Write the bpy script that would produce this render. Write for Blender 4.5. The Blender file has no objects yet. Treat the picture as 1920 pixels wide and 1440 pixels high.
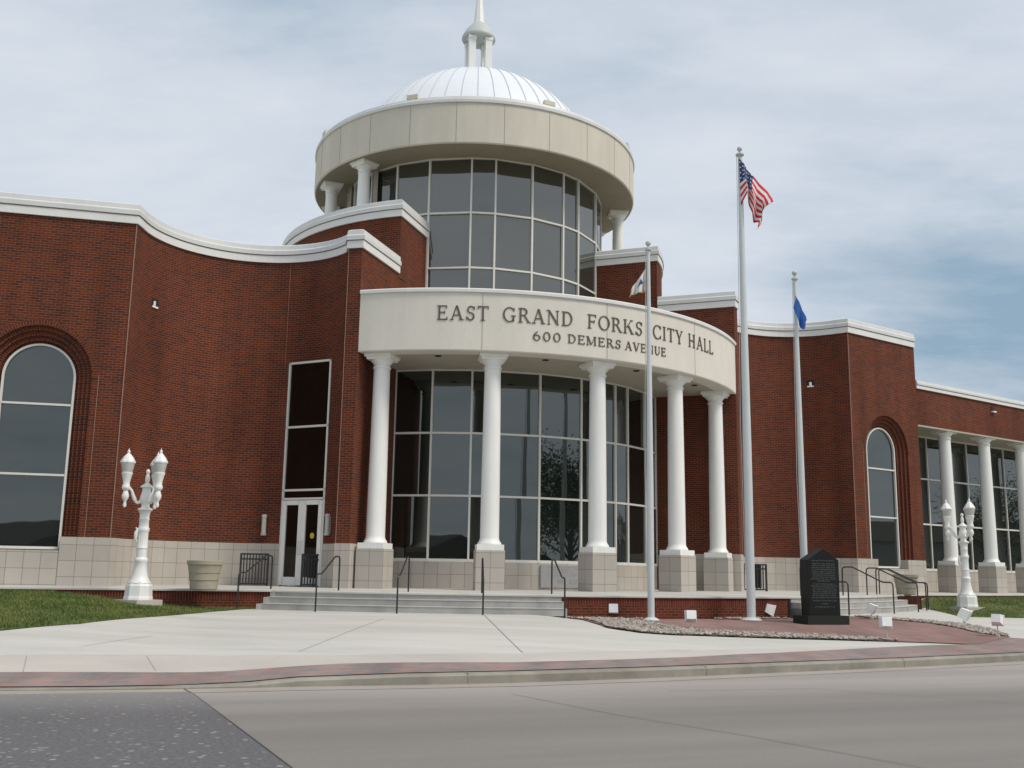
import bpy, math, random
import numpy as np
from math import sin, cos, pi, radians, atan2, hypot, sqrt
from mathutils import Matrix, Vector
random.seed(7)
sc = bpy.context.scene
COL = sc.collection

# ------------------------------------------------------------------ camera
F, PITCH, ROLL, EYE = 1936.6, .1812, .0162, .464
rt = Vector((1, 0, 0)); up = Vector((0, -sin(PITCH), cos(PITCH))); fw = Vector((0, cos(PITCH), sin(PITCH)))
cr = cos(ROLL)*rt + sin(ROLL)*up; cu = -sin(ROLL)*rt + cos(ROLL)*up
cd = bpy.data.cameras.new('camera'); cam = bpy.data.objects.new('camera', cd); COL.objects.link(cam)
m = Matrix(((cr.x, cu.x, -fw.x, 0), (cr.y, cu.y, -fw.y, 0), (cr.z, cu.z, -fw.z, EYE), (0, 0, 0, 1)))
cam.matrix_world = m
cd.sensor_width = 36; cd.lens = F/1920*36; cd.clip_end = 3000; cd.clip_start = .1
sc.camera = cam

# ------------------------------------------------------------------ world + sun
SUN_AZ, SUN_EL = 62, 52          # degrees; azimuth measured from straight behind the camera towards the right
wd = bpy.data.worlds.new("World"); sc.world = wd; wd.use_nodes = True
nt = wd.node_tree; nt.nodes.clear(); N = nt.nodes.new; LK = nt.links.new
out = N('ShaderNodeOutputWorld'); bg = N('ShaderNodeBackground'); LK(bg.outputs[0], out.inputs[0])
sky = N('ShaderNodeTexSky'); sky.sky_type = 'NISHITA'; sky.sun_disc = False
sky.sun_elevation = radians(SUN_EL); sky.sun_rotation = radians(180-SUN_AZ)
sky.air_density = 1.2; sky.dust_density = 2.0
tc = N('ShaderNodeTexCoord'); sp = N('ShaderNodeSeparateXYZ'); LK(tc.outputs['Generated'], sp.inputs[0])
def wmath(op, a, b=None):
    n = N('ShaderNodeMath'); n.operation = op
    for i, v in enumerate((a, b)):
        if v is None: continue
        if isinstance(v, (int, float)): n.inputs[i].default_value = v
        else: LK(v, n.inputs[i])
    return n.outputs[0]
zz = wmath('ADD', wmath('MAXIMUM', sp.outputs[2], 0.0), .22)
cb = N('ShaderNodeCombineXYZ'); LK(wmath('DIVIDE', sp.outputs[0], zz), cb.inputs[0]); LK(wmath('DIVIDE', sp.outputs[1], zz), cb.inputs[1])
def wnoise(scale, detail, rough, stretch=None):
    n = N('ShaderNodeTexNoise'); n.inputs['Scale'].default_value = scale; n.inputs['Detail'].default_value = detail
    n.inputs['Roughness'].default_value = rough
    src = cb.outputs[0]
    if stretch:
        mp = N('ShaderNodeMapping'); mp.inputs['Scale'].default_value = stretch[0]; mp.inputs['Rotation'].default_value = (0, 0, stretch[1])
        mp.inputs['Location'].default_value = stretch[2]
        LK(src, mp.inputs[0]); src = mp.outputs[0]
    LK(src, n.inputs['Vector']); return n.outputs[0]
n1 = wnoise(1.15, 6, .58, ((1, 1.5, 1), .5, (3.1, 1.7, 0)))
n2 = wnoise(2.6, 7, .62, ((1, 2.2, 1), .3, (0, 5, 0)))
mixn = wmath('ADD', wmath('MULTIPLY', n1, .65), wmath('MULTIPLY', n2, .35))
# more gaps of blue low in the sky on the right, as over the far wing
# more gaps of blue low in the sky on the right, as over the far wing
dt = N('ShaderNodeVectorMath'); dt.operation = 'DISTANCE'; LK(tc.outputs['Generated'], dt.inputs[0]); dt.inputs[1].default_value = (.43, .87, .22)
gap = wmath('MAXIMUM', wmath('SUBTRACT', .30, dt.outputs['Value']), 0.0)
mixn = wmath('SUBTRACT', mixn, wmath('MULTIPLY', gap, .95))
rp = N('ShaderNodeValToRGB'); LK(mixn, rp.inputs[0])
els = rp.color_ramp.elements
els[0].position = .18; els[0].color = (.255, .37, .48, 1)
els[1].position = .60; els[1].color = (.650, .690, .752, 1)
e = els.new(.33); e.color = (.42, .50, .59, 1)
e = els.new(.42); e.color = (.53, .592, .668, 1)
e = els.new(.50); e.color = (.595, .645, .715, 1)
vm = N('ShaderNodeMixRGB'); vm.blend_type = 'MULTIPLY'; vm.inputs[0].default_value = 1
LK(rp.outputs[0], vm.inputs[1]); vm.inputs[2].default_value = (10.0, 10.0, 10.0, 1)
mx = N('ShaderNodeMixRGB'); mx.inputs[0].default_value = .93; LK(sky.outputs[0], mx.inputs[1]); LK(vm.outputs[0], mx.inputs[2])
LK(mx.outputs[0], bg.inputs[0]); bg.inputs[1].default_value = .1

sl = bpy.data.lights.new('sun', 'SUN'); sun = bpy.data.objects.new('sun', sl); COL.objects.link(sun)
sl.energy = 2.0; sl.angle = radians(16); sl.color = (1, .92, .80)
sd = Vector((sin(radians(SUN_AZ))*cos(radians(SUN_EL)), -cos(radians(SUN_AZ))*cos(radians(SUN_EL)), sin(radians(SUN_EL))))
sun.rotation_euler = sd.to_track_quat('Z', 'Y').to_euler()
sc.view_settings.view_transform = 'Standard'; sc.view_settings.look = 'None'
sc.view_settings.exposure = .18; sc.view_settings.gamma = 1; sc.view_settings.use_curve_mapping = False

# ------------------------------------------------------------------ plan geometry
OX, OY, TH = -1.5401, 37.8383, .4578
CT, ST = cos(TH), sin(TH)
def W(u, v): return (OX+u*CT+v*ST, OY+u*ST-v*CT)
def W3(u, v, z): x, y = W(u, v); return (x, y, z)
def PA(R, deg): a = radians(deg); return (R*sin(a), R*cos(a))       # local polar, 0 = front
def ray(px, py):
    X = px-960; Y = 720-py; a = X*cos(ROLL)-Y*sin(ROLL); b = X*sin(ROLL)+Y*cos(ROLL)
    return (a, F*cos(PITCH)-b*sin(PITCH), F*sin(PITCH)+b*cos(PITCH))
def atz(px, py, z):
    d = ray(px, py); t = (z-EYE)/d[2]; return (d[0]*t, d[1]*t)
CS = (1.78, -3.35)                                                  # centre of the stair arcs (local)
def PS(R, deg): a = radians(deg); return (CS[0]+R*sin(a), CS[1]+R*cos(a))
R_EDGE, R_FOOT = 15.75, 16.40
def edge_path(R, n=2):
    p = [(-40, 1.9), (-24, 5.0), (-17, 6.5), (-13.5, 7.2), (-10.5, 7.72)]
    p += [PS(R, a) for a in range(-43, 42, n)]
    p += [PS(R, 41.5), (13.1+(R-R_EDGE)*.4, 7.95+(R-R_EDGE)*.9), (14, 7.65), (17, 7.0), (20, 6.5), (40, 3.0)]
    return p
def _segd(P, poly):
    """distance of points P (n,2) to polyline; also index-param"""
    best = np.full(len(P), 1e9); bx = np.zeros(len(P)); bi = np.zeros(len(P))
    for i in range(len(poly)-1):
        a = np.array(poly[i]); b = np.array(poly[i+1]); ab = b-a
        t = np.clip(((P-a)@ab)/(ab@ab), 0, 1); q = a+t[:, None]*ab
        d = np.hypot(P[:, 0]-q[:, 0], P[:, 1]-q[:, 1]); k = d < best
        best[k] = d[k]; bx[k] = q[k, 0]; bi[k] = i+t[k]
    return best, bx, bi
def inside(P, poly):
    r = np.zeros(len(P), bool); n = len(poly); j = n-1
    for i in range(n):
        xi, yi = poly[i]; xj, yj = poly[j]
        c = ((yi > P[:, 1]) != (yj > P[:, 1])) & (P[:, 0] < (xj-xi)*(P[:, 1]-yi)/((yj-yi) or 1e-12)+xi)
        r ^= c; j = i
    return r
ROAD = -1.09
CURB = [(-40, 7.0), (-14, 12.0), (-6.35, 13.40), (-5.2, 13.65), (-4.2, 13.93), (-3.4, 14.2), (-2.8, 14.43), (-1.4, 14.85), (.07, 15.36), (2.3, 16.45),
        (4.5, 17.68), (7.3, 19.25), (10.2, 21.05), (18, 26.1), (40, 40.5), (60, 53.5)]
CURBH = [0.015]*4+[.02, .05, .10, .135]+[.14]*8                      # curb height over the gutter
FOOT_L = edge_path(R_FOOT); FOOT = [W(*p) for p in FOOT_L]
FOOT_POLY = FOOT+[W(40, -30), W(-40, -30)]
def _E(u):
    def ss(x): x = np.clip(x, 0, 1); return x*x*(3-2*x)
    return -.505+.375*ss((-u-10.2)/4.4)+.365*ss((u-13.2)/1.5)-.135*ss((u+3.7)/1.6)*ss((5.6-u)/1.6)
def heights(P):
    P = np.asarray(P, float).reshape(-1, 2)
    dc, _, bi = _segd(P, CURB)
    ds, _, _ = _segd(P, FOOT)
    ins = inside(P, FOOT_POLY); ds[ins] = 0
    hc = ROAD+np.interp(bi, range(len(CURBH)), CURBH)
    u = (P[:, 0]-OX)*CT+(P[:, 1]-OY)*ST
    E = _E(u); w = dc/(dc+ds+1e-6)
    w = w*w*(3-2*w)*.35+w*.65
    return hc*(1-w)+E*w
def hgt(x, y): return float(heights([(x, y)])[0])
def G(px, py):
    z = -.7
    for _ in range(14):
        x, y = atz(px, py, z); z = .5*z+.5*hgt(x, y)
    return (x, y)
def terr(P):                                                        # terrace surface height
    P = np.asarray(P, float).reshape(-1, 2)
    d, _, _ = _segd(P, EDGE); return -.045*np.clip(1-d/3.0, 0, 1)
EDGE = [W(*p) for p in edge_path(R_EDGE)]

# ------------------------------------------------------------------ materials
MATS = {}
def newmat(name):
    mt = bpy.data.materials.new(name); mt.use_nodes = True; MATS[name] = mt
    nt = mt.node_tree; b = nt.nodes['Principled BSDF']; return mt, nt, b
def rgba(c): return (c[0], c[1], c[2], 1)
def plain(name, col, rough=.6, var=.12, scale=3, bump=0, metal=0, spec=.5, detail=6, coord='Object', stretch=None, col2=None, speck=28, sv=.05):
    mt, nt, b = newmat(name); n = nt.nodes.new
    t = n('ShaderNodeTexCoord'); src = t.outputs[coord]
    if stretch:
        mp = n('ShaderNodeMapping'); mp.inputs['Scale'].default_value = stretch; nt.links.new(src, mp.inputs[0]); src = mp.outputs[0]
    ns = n('ShaderNodeTexNoise'); ns.inputs['Scale'].default_value = scale; ns.inputs['Detail'].default_value = detail; ns.inputs['Roughness'].default_value = .62
    nt.links.new(src, ns.inputs['Vector'])
    r = n('ShaderNodeValToRGB'); nt.links.new(ns.outputs[0], r.inputs[0])
    c2 = col2 or [x*(1+var) for x in col]
    r.color_ramp.elements[0].position = .32; r.color_ramp.elements[0].color = rgba([x*(1-var) for x in col])
    r.color_ramp.elements[1].position = .68; r.color_ramp.elements[1].color = rgba(c2)
    f2 = n('ShaderNodeTexNoise'); f2.inputs['Scale'].default_value = speck; f2.inputs['Detail'].default_value = 4; nt.links.new(t.outputs[coord], f2.inputs['Vector'])
    m2 = n('ShaderNodeMapRange'); m2.inputs['From Min'].default_value = .25; m2.inputs['From Max'].default_value = .75; m2.inputs['To Min'].default_value = 1-sv; m2.inputs['To Max'].default_value = 1+sv; nt.links.new(f2.outputs[0], m2.inputs[0])
    mm = n('ShaderNodeMixRGB'); mm.blend_type = 'MULTIPLY'; mm.inputs[0].default_value = 1; nt.links.new(r.outputs[0], mm.inputs[1]); nt.links.new(m2.outputs[0], mm.inputs[2])
    nt.links.new(mm.outputs[0], b.inputs['Base Color'])
    b.inputs['Roughness'].default_value = rough; b.inputs['Metallic'].default_value = metal
    b.inputs['Specular IOR Level'].default_value = spec
    if bump:
        n3 = n('ShaderNodeTexNoise'); n3.inputs['Scale'].default_value = scale*9; n3.inputs['Detail'].default_value = 5; nt.links.new(t.outputs[coord], n3.inputs['Vector'])
        bp = n('ShaderNodeBump'); bp.inputs['Strength'].default_value = bump; bp.inputs['Distance'].default_value = .02
        nt.links.new(n3.outputs[0], bp.inputs['Height']); nt.links.new(bp.outputs[0], b.inputs['Normal'])
    return mt
def bricks(name, c1, c2, mortar, bw, bh, ms, off=.5, bias=0., rough=.85, c3=None, nvar=.25, coord='UV', rot=0, bump=.25, freq=2, shift=0, streak=.16):
    mt, nt, b = newmat(name); n = nt.nodes.new; L = nt.links.new
    t = n('ShaderNodeTexCoord'); mp = n('ShaderNodeMapping'); mp.inputs['Rotation'].default_value = (0, 0, rot); mp.inputs['Location'].default_value = (0, shift, 0); L(t.outputs[coord], mp.inputs[0])
    br = n('ShaderNodeTexBrick'); br.offset = off; br.offset_frequency = freq; L(mp.outputs[0], br.inputs['Vector'])
    br.inputs['Scale'].default_value = 1; br.inputs['Brick Width'].default_value = bw; br.inputs['Row Height'].default_value = bh
    br.inputs['Mortar Size'].default_value = ms; br.inputs['Mortar Smooth'].default_value = .15; br.inputs['Bias'].default_value = bias
    br.inputs['Color1'].default_value = rgba(c1); br.inputs['Color2'].default_value = rgba(c2); br.inputs['Mortar'].default_value = rgba(mortar)
    ns = n('ShaderNodeTexNoise'); ns.inputs['Scale'].default_value = .55; ns.inputs['Detail'].default_value = 9; ns.inputs['Roughness'].default_value = .72; L(mp.outputs[0], ns.inputs['Vector'])
    mr = n('ShaderNodeMapRange'); mr.inputs['From Min'].default_value = .3; mr.inputs['From Max'].default_value = .7
    mr.inputs['To Min'].default_value = 1-nvar; mr.inputs['To Max'].default_value = 1+nvar; L(ns.outputs[0], mr.inputs[0])
    mu = n('ShaderNodeMixRGB'); mu.blend_type = 'MULTIPLY'; mu.inputs[0].default_value = 1; L(br.outputs[0], mu.inputs[1]); L(mr.outputs[0], mu.inputs[2])
    mp3 = n('ShaderNodeMapping'); mp3.inputs['Scale'].default_value = (1.6, .22, 1); L(t.outputs[coord], mp3.inputs[0])
    n3 = n('ShaderNodeTexNoise'); n3.inputs['Scale'].default_value = 1; n3.inputs['Detail'].default_value = 5; L(mp3.outputs[0], n3.inputs['Vector'])
    r3 = n('ShaderNodeMapRange'); r3.inputs['From Min'].default_value = .3; r3.inputs['From Max'].default_value = .7; r3.inputs['To Min'].default_value = 1-streak; r3.inputs['To Max'].default_value = 1+streak; L(n3.outputs[0], r3.inputs[0])
    m4 = n('ShaderNodeMixRGB'); m4.blend_type = 'MULTIPLY'; m4.inputs[0].default_value = 1; L(mu.outputs[0], m4.inputs[1]); L(r3.outputs[0], m4.inputs[2])
    L(m4.outputs[0], b.inputs['Base Color']); b.inputs['Roughness'].default_value = rough; b.inputs['Specular IOR Level'].default_value = .12
    if bump:
        bp = n('ShaderNodeBump'); bp.inputs['Strength'].default_value = bump; bp.inputs['Distance'].default_value = .01; bp.invert = True
        L(br.outputs['Fac'], bp.inputs['Height']); L(bp.outputs[0], b.inputs['Normal'])
    return mt
M_BRICK = bricks('red_brick', (.140, .032, .013), (.058, .023, .021), (.18, .105, .075), .2045, .0682, .0060, bias=-.2, nvar=.14)
M_SOLD = bricks('soldier_brick', (.155, .030, .015), (.09, .024, .018), (.20, .115, .085), .0682, .205, .006, off=0, nvar=.2, shift=.09)
M_TILE = bricks('ground_face_block', (.50, .46, .41), (.44, .405, .36), (.26, .24, .215), .40, .40, .008, off=0, streak=.05, nvar=.06, rough=.8, bump=.1)
M_PAVE = bricks('clay_paver', (.30, .170, .150), (.225, .155, .145), (.20, .155, .14), .205, .103, .008, nvar=.22, coord='Object', bump=.1)
M_PAVE2 = bricks('kerb_paver', (.345, .205, .182), (.20, .198, .195), (.25, .22, .205), .28, .14, .016, nvar=.18, coord='Object', rot=-.32, bump=.1)
M_PRECAST = plain('precast_concrete', (.69, .66, .585), .8, .05, 1.2, bump=.12, stretch=(1, 1, .35))
M_RING = plain('weathered_precast', (.60, .565, .48), .8, .08, 1.1, bump=.12, stretch=(1, 1, .25))
M_WHITE = plain('white_paint', (.83, .83, .80), .5, .035, 1.6, stretch=(3, 3, .35), sv=.025)
M_COPING = plain('coping_metal', (.66, .67, .66), .5, .05, 1.5, stretch=(1, 1, .3))
M_COPLO = plain('coping_stone', (.74, .74, .72), .6, .04, 1.5)
M_FRAME = plain('window_frame_paint', (.72, .71, .66), .45, .03, 4)
M_STUCCO = plain('beige_stucco', (.43, .40, .325), .85, .05, 2)
M_DOME = plain('white_metal_roof', (.80, .83, .87), .35, .02, 2, spec=.6)
M_SEAM = plain('roof_seam_metal', (.55, .58, .62), .4, .02, 2)
M_CAPM = plain('grey_zinc', (.50, .53, .51), .5, .05, 3)
M_DARK = plain('dark_void', (.012, .011, .01), .8, .1, 3)
M_JOINT = plain('joint_sealant', (.33, .31, .27), .8, .1, 5)
M_SEALB = plain('pale_brick_joint', (.27, .165, .125), .8, .1, 5)
M_BLACK = plain('black_railing_paint', (.018, .019, .022), .4, .1, 8)
M_LETTER = plain('bronze_lettering', (.12, .10, .075), .5, .15, 6, metal=.3)
M_SOFF = plain('dark_soffit', (.29, .262, .195), .85, .06, 1.2)  # underside of the ring, base colour darker than its precast
M_CONC = plain('plaza_concrete', (.525, .515, .475), .85, .11, .7, bump=.15, detail=10, stretch=(.35, 1.6, 1))
M_WALK = plain('sidewalk_concrete', (.50, .465, .425), .85, .08, .6, bump=.15, detail=10)
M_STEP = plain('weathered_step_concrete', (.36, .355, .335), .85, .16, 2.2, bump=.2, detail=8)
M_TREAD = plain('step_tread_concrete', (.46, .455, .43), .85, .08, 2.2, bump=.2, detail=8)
M_GUTT = plain('gutter_concrete', (.34, .305, .27), .85, .08, .8, bump=.15, detail=8)
M_CURB = plain('kerb_concrete', (.265, .25, .21), .85, .25, 1.6, bump=.2, detail=8)
M_LAWN = plain('lawn_soil', (.045, .095, .010), .9, .35, 1.2, bump=.4, col2=(.13, .145, .035))
M_GRASS = plain('grass_blade', (.062, .150, .014), .7, .35, .8, col2=(.20, .21, .055), detail=8)
M_STONE = plain('river_gravel', (.27, .225, .195), .8, .5, 9, col2=(.50, .44, .385), detail=2)
M_SOIL = plain('gravel_bed', (.20, .17, .14), .9, .3, 14)
M_POLE = plain('satin_flagpole', (.58, .62, .62), .38, .03, 3, metal=0)
M_LAMPW = plain('white_cast_iron', (.80, .80, .78), .4, .03, 6)
M_LAMPG = plain('frosted_lamp_glass', (.50, .50, .46), .35, .06, 20)
M_LITE = plain('floodlight_housing', (.88, .88, .86), .4, .02, 6)
M_URN = plain('cast_stone_planter', (.36, .32, .25), .85, .08, 4, bump=.15)
M_GRAN = plain('polished_black_granite', (.007, .008, .008), .25, .4, 60, spec=.3)
M_GRAN2 = plain('rough_black_granite', (.016, .019, .017), .7, .4, 40, spec=.3)
M_ENGR = plain('engraved_text_grey', (.11, .13, .12), .7, .2, 40)
M_PLAQ = plain('grey_granite_plaque', (.33, .33, .33), .6, .08, 8)
M_PLTXT = plain('cut_letters', (.22, .22, .22), .7, .1, 30)
M_RLITE = plain('cream_fixture', (.62, .59, .46), .6, .04, 4)
M_BARK = plain('tree_bark', (.09, .07, .05), .9, .3, 6)
M_LEAF = plain('tree_leaf', (.06, .09, .025), .7, .45, 1.2)
M_SIDE = plain('house_siding', (.32, .32, .30), .8, .08, 2)
M_ROOFS = plain('asphalt_shingle', (.07, .065, .06), .9, .2, 3)
M_YEL = plain('yellow_sticker', (.55, .42, .04), .5, .1, 5)
M_BLUE = plain('blue_nylon', (.015, .10, .38), .6, .2, 3)
M_ROPE = plain('halyard_rope', (.45, .46, .45), .7, .1, 9)
# glass: dark coated glazing, mirror-like, slightly wavy
def glassmat(name, ior, tint, wav):
    mt, nt, b = newmat(name); b.inputs['Base Color'].default_value = rgba(tint); b.inputs['Roughness'].default_value = .015
    b.inputs['IOR'].default_value = ior; b.inputs['Specular Tint'].default_value = (.93, 1.0, .97, 1) if ior < 2.31 else (1.0, .99, .94, 1); b.inputs['Specular IOR Level'].default_value = .5
    t = nt.nodes.new('ShaderNodeTexCoord'); ns = nt.nodes.new('ShaderNodeTexNoise'); ns.inputs['Scale'].default_value = .8; ns.inputs['Detail'].default_value = 1
    nt.links.new(t.outputs['Object'], ns.inputs['Vector'])
    bp = nt.nodes.new('ShaderNodeBump'); bp.inputs['Strength'].default_value = wav; bp.inputs['Distance'].default_value = .05
    nt.links.new(ns.outputs[0], bp.inputs['Height']); nt.links.new(bp.outputs[0], b.inputs['Normal'])
    return mt
M_GLASS = glassmat('reflective_glazing', 2.08, (.010, .013, .012), .05)
M_GLASSU = glassmat('grey_drum_glazing', 2.32, (.036, .040, .034), .05)
M_GLASSD = glassmat('dark_door_glass', 1.45, (.008, .006, .004), .04)
# road: concrete slabs with tyre-darkened bands along the street and a painted-in vignette
def roadmat():
    mt, nt, b = newmat('road_concrete'); n = nt.nodes.new; L = nt.links.new
    t = n('ShaderNodeTexCoord'); mp = n('ShaderNodeMapping'); mp.inputs['Rotation'].default_value = (0, 0, -.32); L(t.outputs['Object'], mp.inputs[0])
    mp2 = n('ShaderNodeMapping'); mp2.inputs['Scale'].default_value = (.06, .75, 1); L(mp.outputs[0], mp2.inputs[0])
    a = n('ShaderNodeTexNoise'); a.inputs['Scale'].default_value = 1; a.inputs['Detail'].default_value = 4; L(mp2.outputs[0], a.inputs['Vector'])
    r = n('ShaderNodeValToRGB'); L(a.outputs[0], r.inputs[0])
    r.color_ramp.elements[0].position = .36; r.color_ramp.elements[0].color = (.270, .250, .232, 1)
    r.color_ramp.elements[1].position = .62; r.color_ramp.elements[1].color = (.325, .300, .278, 1)
    f = n('ShaderNodeTexNoise'); f.inputs['Scale'].default_value = 60; f.inputs['Detail'].default_value = 6; L(t.outputs['Object'], f.inputs['Vector'])
    mr = n('ShaderNodeMapRange'); mr.inputs['To Min'].default_value = .82; mr.inputs['To Max'].default_value = 1.18; L(f.outputs[0], mr.inputs[0])
    mu = n('ShaderNodeMixRGB'); mu.blend_type = 'MULTIPLY'; mu.inputs[0].default_value = 1; L(r.outputs[0], mu.inputs[1]); L(mr.outputs[0], mu.inputs[2])
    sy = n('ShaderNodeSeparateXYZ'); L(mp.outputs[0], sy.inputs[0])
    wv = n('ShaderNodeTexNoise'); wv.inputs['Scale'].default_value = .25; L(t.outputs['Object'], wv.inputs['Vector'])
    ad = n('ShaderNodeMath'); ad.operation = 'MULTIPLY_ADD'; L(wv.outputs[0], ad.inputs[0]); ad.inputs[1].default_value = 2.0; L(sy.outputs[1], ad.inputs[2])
    lr = n('ShaderNodeMapRange'); lr.inputs['From Min'].default_value = 12.2; lr.inputs['From Max'].default_value = 15.6; lr.inputs['To Min'].default_value = .72; lr.inputs['To Max'].default_value = 1.08; lr.interpolation_type = 'SMOOTHSTEP'; L(ad.outputs[0], lr.inputs[0])  # darkens away from the kerb: tyre wear plus vignetting put into the colour
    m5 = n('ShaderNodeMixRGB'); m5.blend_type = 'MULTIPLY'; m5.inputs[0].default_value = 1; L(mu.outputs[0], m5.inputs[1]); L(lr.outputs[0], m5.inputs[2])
    L(m5.outputs[0], b.inputs['Base Color']); b.inputs['Roughness'].default_value = .8; b.inputs['Specular IOR Level'].default_value = .3
    return mt
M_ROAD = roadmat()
def crossmat():
    mt, nt, b = newmat('exposed_aggregate_paving'); n = nt.nodes.new; L = nt.links.new
    t = n('ShaderNodeTexCoord')
    v = n('ShaderNodeTexVoronoi'); v.inputs['Scale'].default_value = 8.5; v.inputs['Randomness'].default_value = .85; L(t.outputs['Object'], v.inputs['Vector'])
    lt = n('ShaderNodeMath'); lt.operation = 'LESS_THAN'; lt.inputs[1].default_value = .23; L(v.outputs['Distance'], lt.inputs[0])
    sx = n('ShaderNodeSeparateXYZ'); L(v.outputs['Color'], sx.inputs[0])
    g = n('ShaderNodeMath'); g.operation = 'GREATER_THAN'; g.inputs[1].default_value = .12; L(sx.outputs[0], g.inputs[0])
    mm = n('ShaderNodeMath'); mm.operation = 'MULTIPLY'; L(lt.outputs[0], mm.inputs[0]); L(g.outputs[0], mm.inputs[1])
    ma = n('ShaderNodeMath'); ma.operation = 'MULTIPLY_ADD'; L(sx.outputs[1], ma.inputs[0]); ma.inputs[1].default_value = .6; ma.inputs[2].default_value = .3
    m2 = n('ShaderNodeMath'); m2.operation = 'MULTIPLY'; L(mm.outputs[0], m2.inputs[0]); L(ma.outputs[0], m2.inputs[1])
    f = n('ShaderNodeTexNoise'); f.inputs['Scale'].default_value = 25; f.inputs['Detail'].default_value = 8; L(t.outputs['Object'], f.inputs['Vector'])
    r = n('ShaderNodeValToRGB'); L(f.outputs[0], r.inputs[0])
    r.color_ramp.elements[0].color = (.082, .083, .090, 1); r.color_ramp.elements[0].position = .3
    r.color_ramp.elements[1].color = (.165, .165, .17, 1); r.color_ramp.elements[1].position = .7
    mx = n('ShaderNodeMixRGB'); L(m2.outputs[0], mx.inputs[0]); L(r.outputs[0], mx.inputs[1]); mx.inputs[2].default_value = (.38, .36, .325, 1)
    # paving colour mixed paler towards the gutter
    sy = n('ShaderNodeSeparateXYZ'); L(t.outputs['Object'], sy.inputs[0])
    md = n('ShaderNodeMath'); md.operation = 'MULTIPLY_ADD'; L(sy.outputs[0], md.inputs[0]); md.inputs[1].default_value = -.23; L(sy.outputs[1], md.inputs[2])
    lr = n('ShaderNodeMapRange'); lr.inputs['From Min'].default_value = 12.0; lr.inputs['From Max'].default_value = 14.6; lr.inputs['To Min'].default_value = 0; lr.inputs['To Max'].default_value = .62; lr.interpolation_type = 'SMOOTHSTEP'; L(md.outputs[0], lr.inputs[0])
    m9 = n('ShaderNodeMixRGB'); L(lr.outputs[0], m9.inputs[0]); L(mx.outputs[0], m9.inputs[1]); m9.inputs[2].default_value = (.30, .285, .27, 1)
    L(m9.outputs[0], b.inputs['Base Color']); b.inputs['Roughness'].default_value = .5; b.inputs['Specular IOR Level'].default_value = .5
    return mt
M_CROSS = crossmat()
def flagmat():
    mt, nt, b = newmat('striped_flag_cloth'); n = nt.nodes.new; L = nt.links.new
    t = n('ShaderNodeTexCoord'); s = n('ShaderNodeSeparateXYZ'); L(t.outputs['UV'], s.inputs[0])
    def mth(op, a, bb=None):
        k = n('ShaderNodeMath'); k.operation = op
        for i, v in enumerate((a, bb)):
            if v is None: continue
            if isinstance(v, (int, float)): k.inputs[i].default_value = v
            else: L(v, k.inputs[i])
        return k.outputs[0]
    U, V = s.outputs[0], s.outputs[1]
    stripe = mth('MODULO', mth('FLOOR', mth('MULTIPLY', V, 13)), 2)          # 0 = red at the bottom
    c = n('ShaderNodeMixRGB'); L(stripe, c.inputs[0]); c.inputs[1].default_value = (.55, .008, .018, 1); c.inputs[2].default_value = (.72, .70, .70, 1)
    canton = mth('MULTIPLY', mth('LESS_THAN', U, .40), mth('GREATER_THAN', V, 6/13))
    c2 = n('ShaderNodeMixRGB'); L(canton, c2.inputs[0]); L(c.outputs[0], c2.inputs[1]); c2.inputs[2].default_value = (.020, .04, .14, 1)
    fu = mth('SUBTRACT', mth('FRACT', mth('MULTIPLY', U, 15)), .5); fv = mth('SUBTRACT', mth('FRACT', mth('MULTIPLY', V, 16.7)), .5)
    d = mth('ADD', mth('MULTIPLY', fu, fu), mth('MULTIPLY', fv, fv))
    chk = mth('MODULO', mth('ADD', mth('FLOOR', mth('MULTIPLY', U, 15)), mth('FLOOR', mth('MULTIPLY', V, 16.7))), 2)
    star = mth('MULTIPLY', mth('MULTIPLY', mth('LESS_THAN', d, .07), canton), chk)
    c3 = n('ShaderNodeMixRGB'); L(star, c3.inputs[0]); L(c2.outputs[0], c3.inputs[1]); c3.inputs[2].default_value = (.75, .75, .75, 1)
    L(c3.outputs[0], b.inputs['Base Color']); b.inputs['Roughness'].default_value = .7
    return mt
M_USFLAG = flagmat()
def cityflagmat():
    mt, nt, b = newmat('white_emblem_flag_cloth'); n = nt.nodes.new; L = nt.links.new
    t = n('ShaderNodeTexCoord'); s = n('ShaderNodeSeparateXYZ'); L(t.outputs['UV'], s.inputs[0])
    def mth(op, a, bb=None):
        k = n('ShaderNodeMath'); k.operation = op
        for i, v in enumerate((a, bb)):
            if v is None: continue
            if isinstance(v, (int, float)): k.inputs[i].default_value = v
            else: L(v, k.inputs[i])
        return k.outputs[0]
    U, V = s.outputs[0], s.outputs[1]
    edge = mth('MAXIMUM', mth('LESS_THAN', V, .07), mth('GREATER_THAN', U, .93))
    c = n('ShaderNodeMixRGB'); L(edge, c.inputs[0]); c.inputs[1].default_value = (.68, .66, .64, 1); c.inputs[2].default_value = (.62, .50, .22, 1)
    du = mth('ABSOLUTE', mth('SUBTRACT', U, .42)); dv = mth('SUBTRACT', V, .42)
    tri = mth('MULTIPLY', mth('LESS_THAN', mth('ADD', mth('MULTIPLY', du, 1.9), dv), .34), mth('GREATER_THAN', dv, 0.0))
    c2 = n('ShaderNodeMixRGB'); L(tri, c2.inputs[0]); L(c.outputs[0], c2.inputs[1]); c2.inputs[2].default_value = (.02, .07, .20, 1)
    L(c2.outputs[0], b.inputs['Base Color']); b.inputs['Roughness'].default_value = .7
    return mt
M_CFLAG = cityflagmat()

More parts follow.
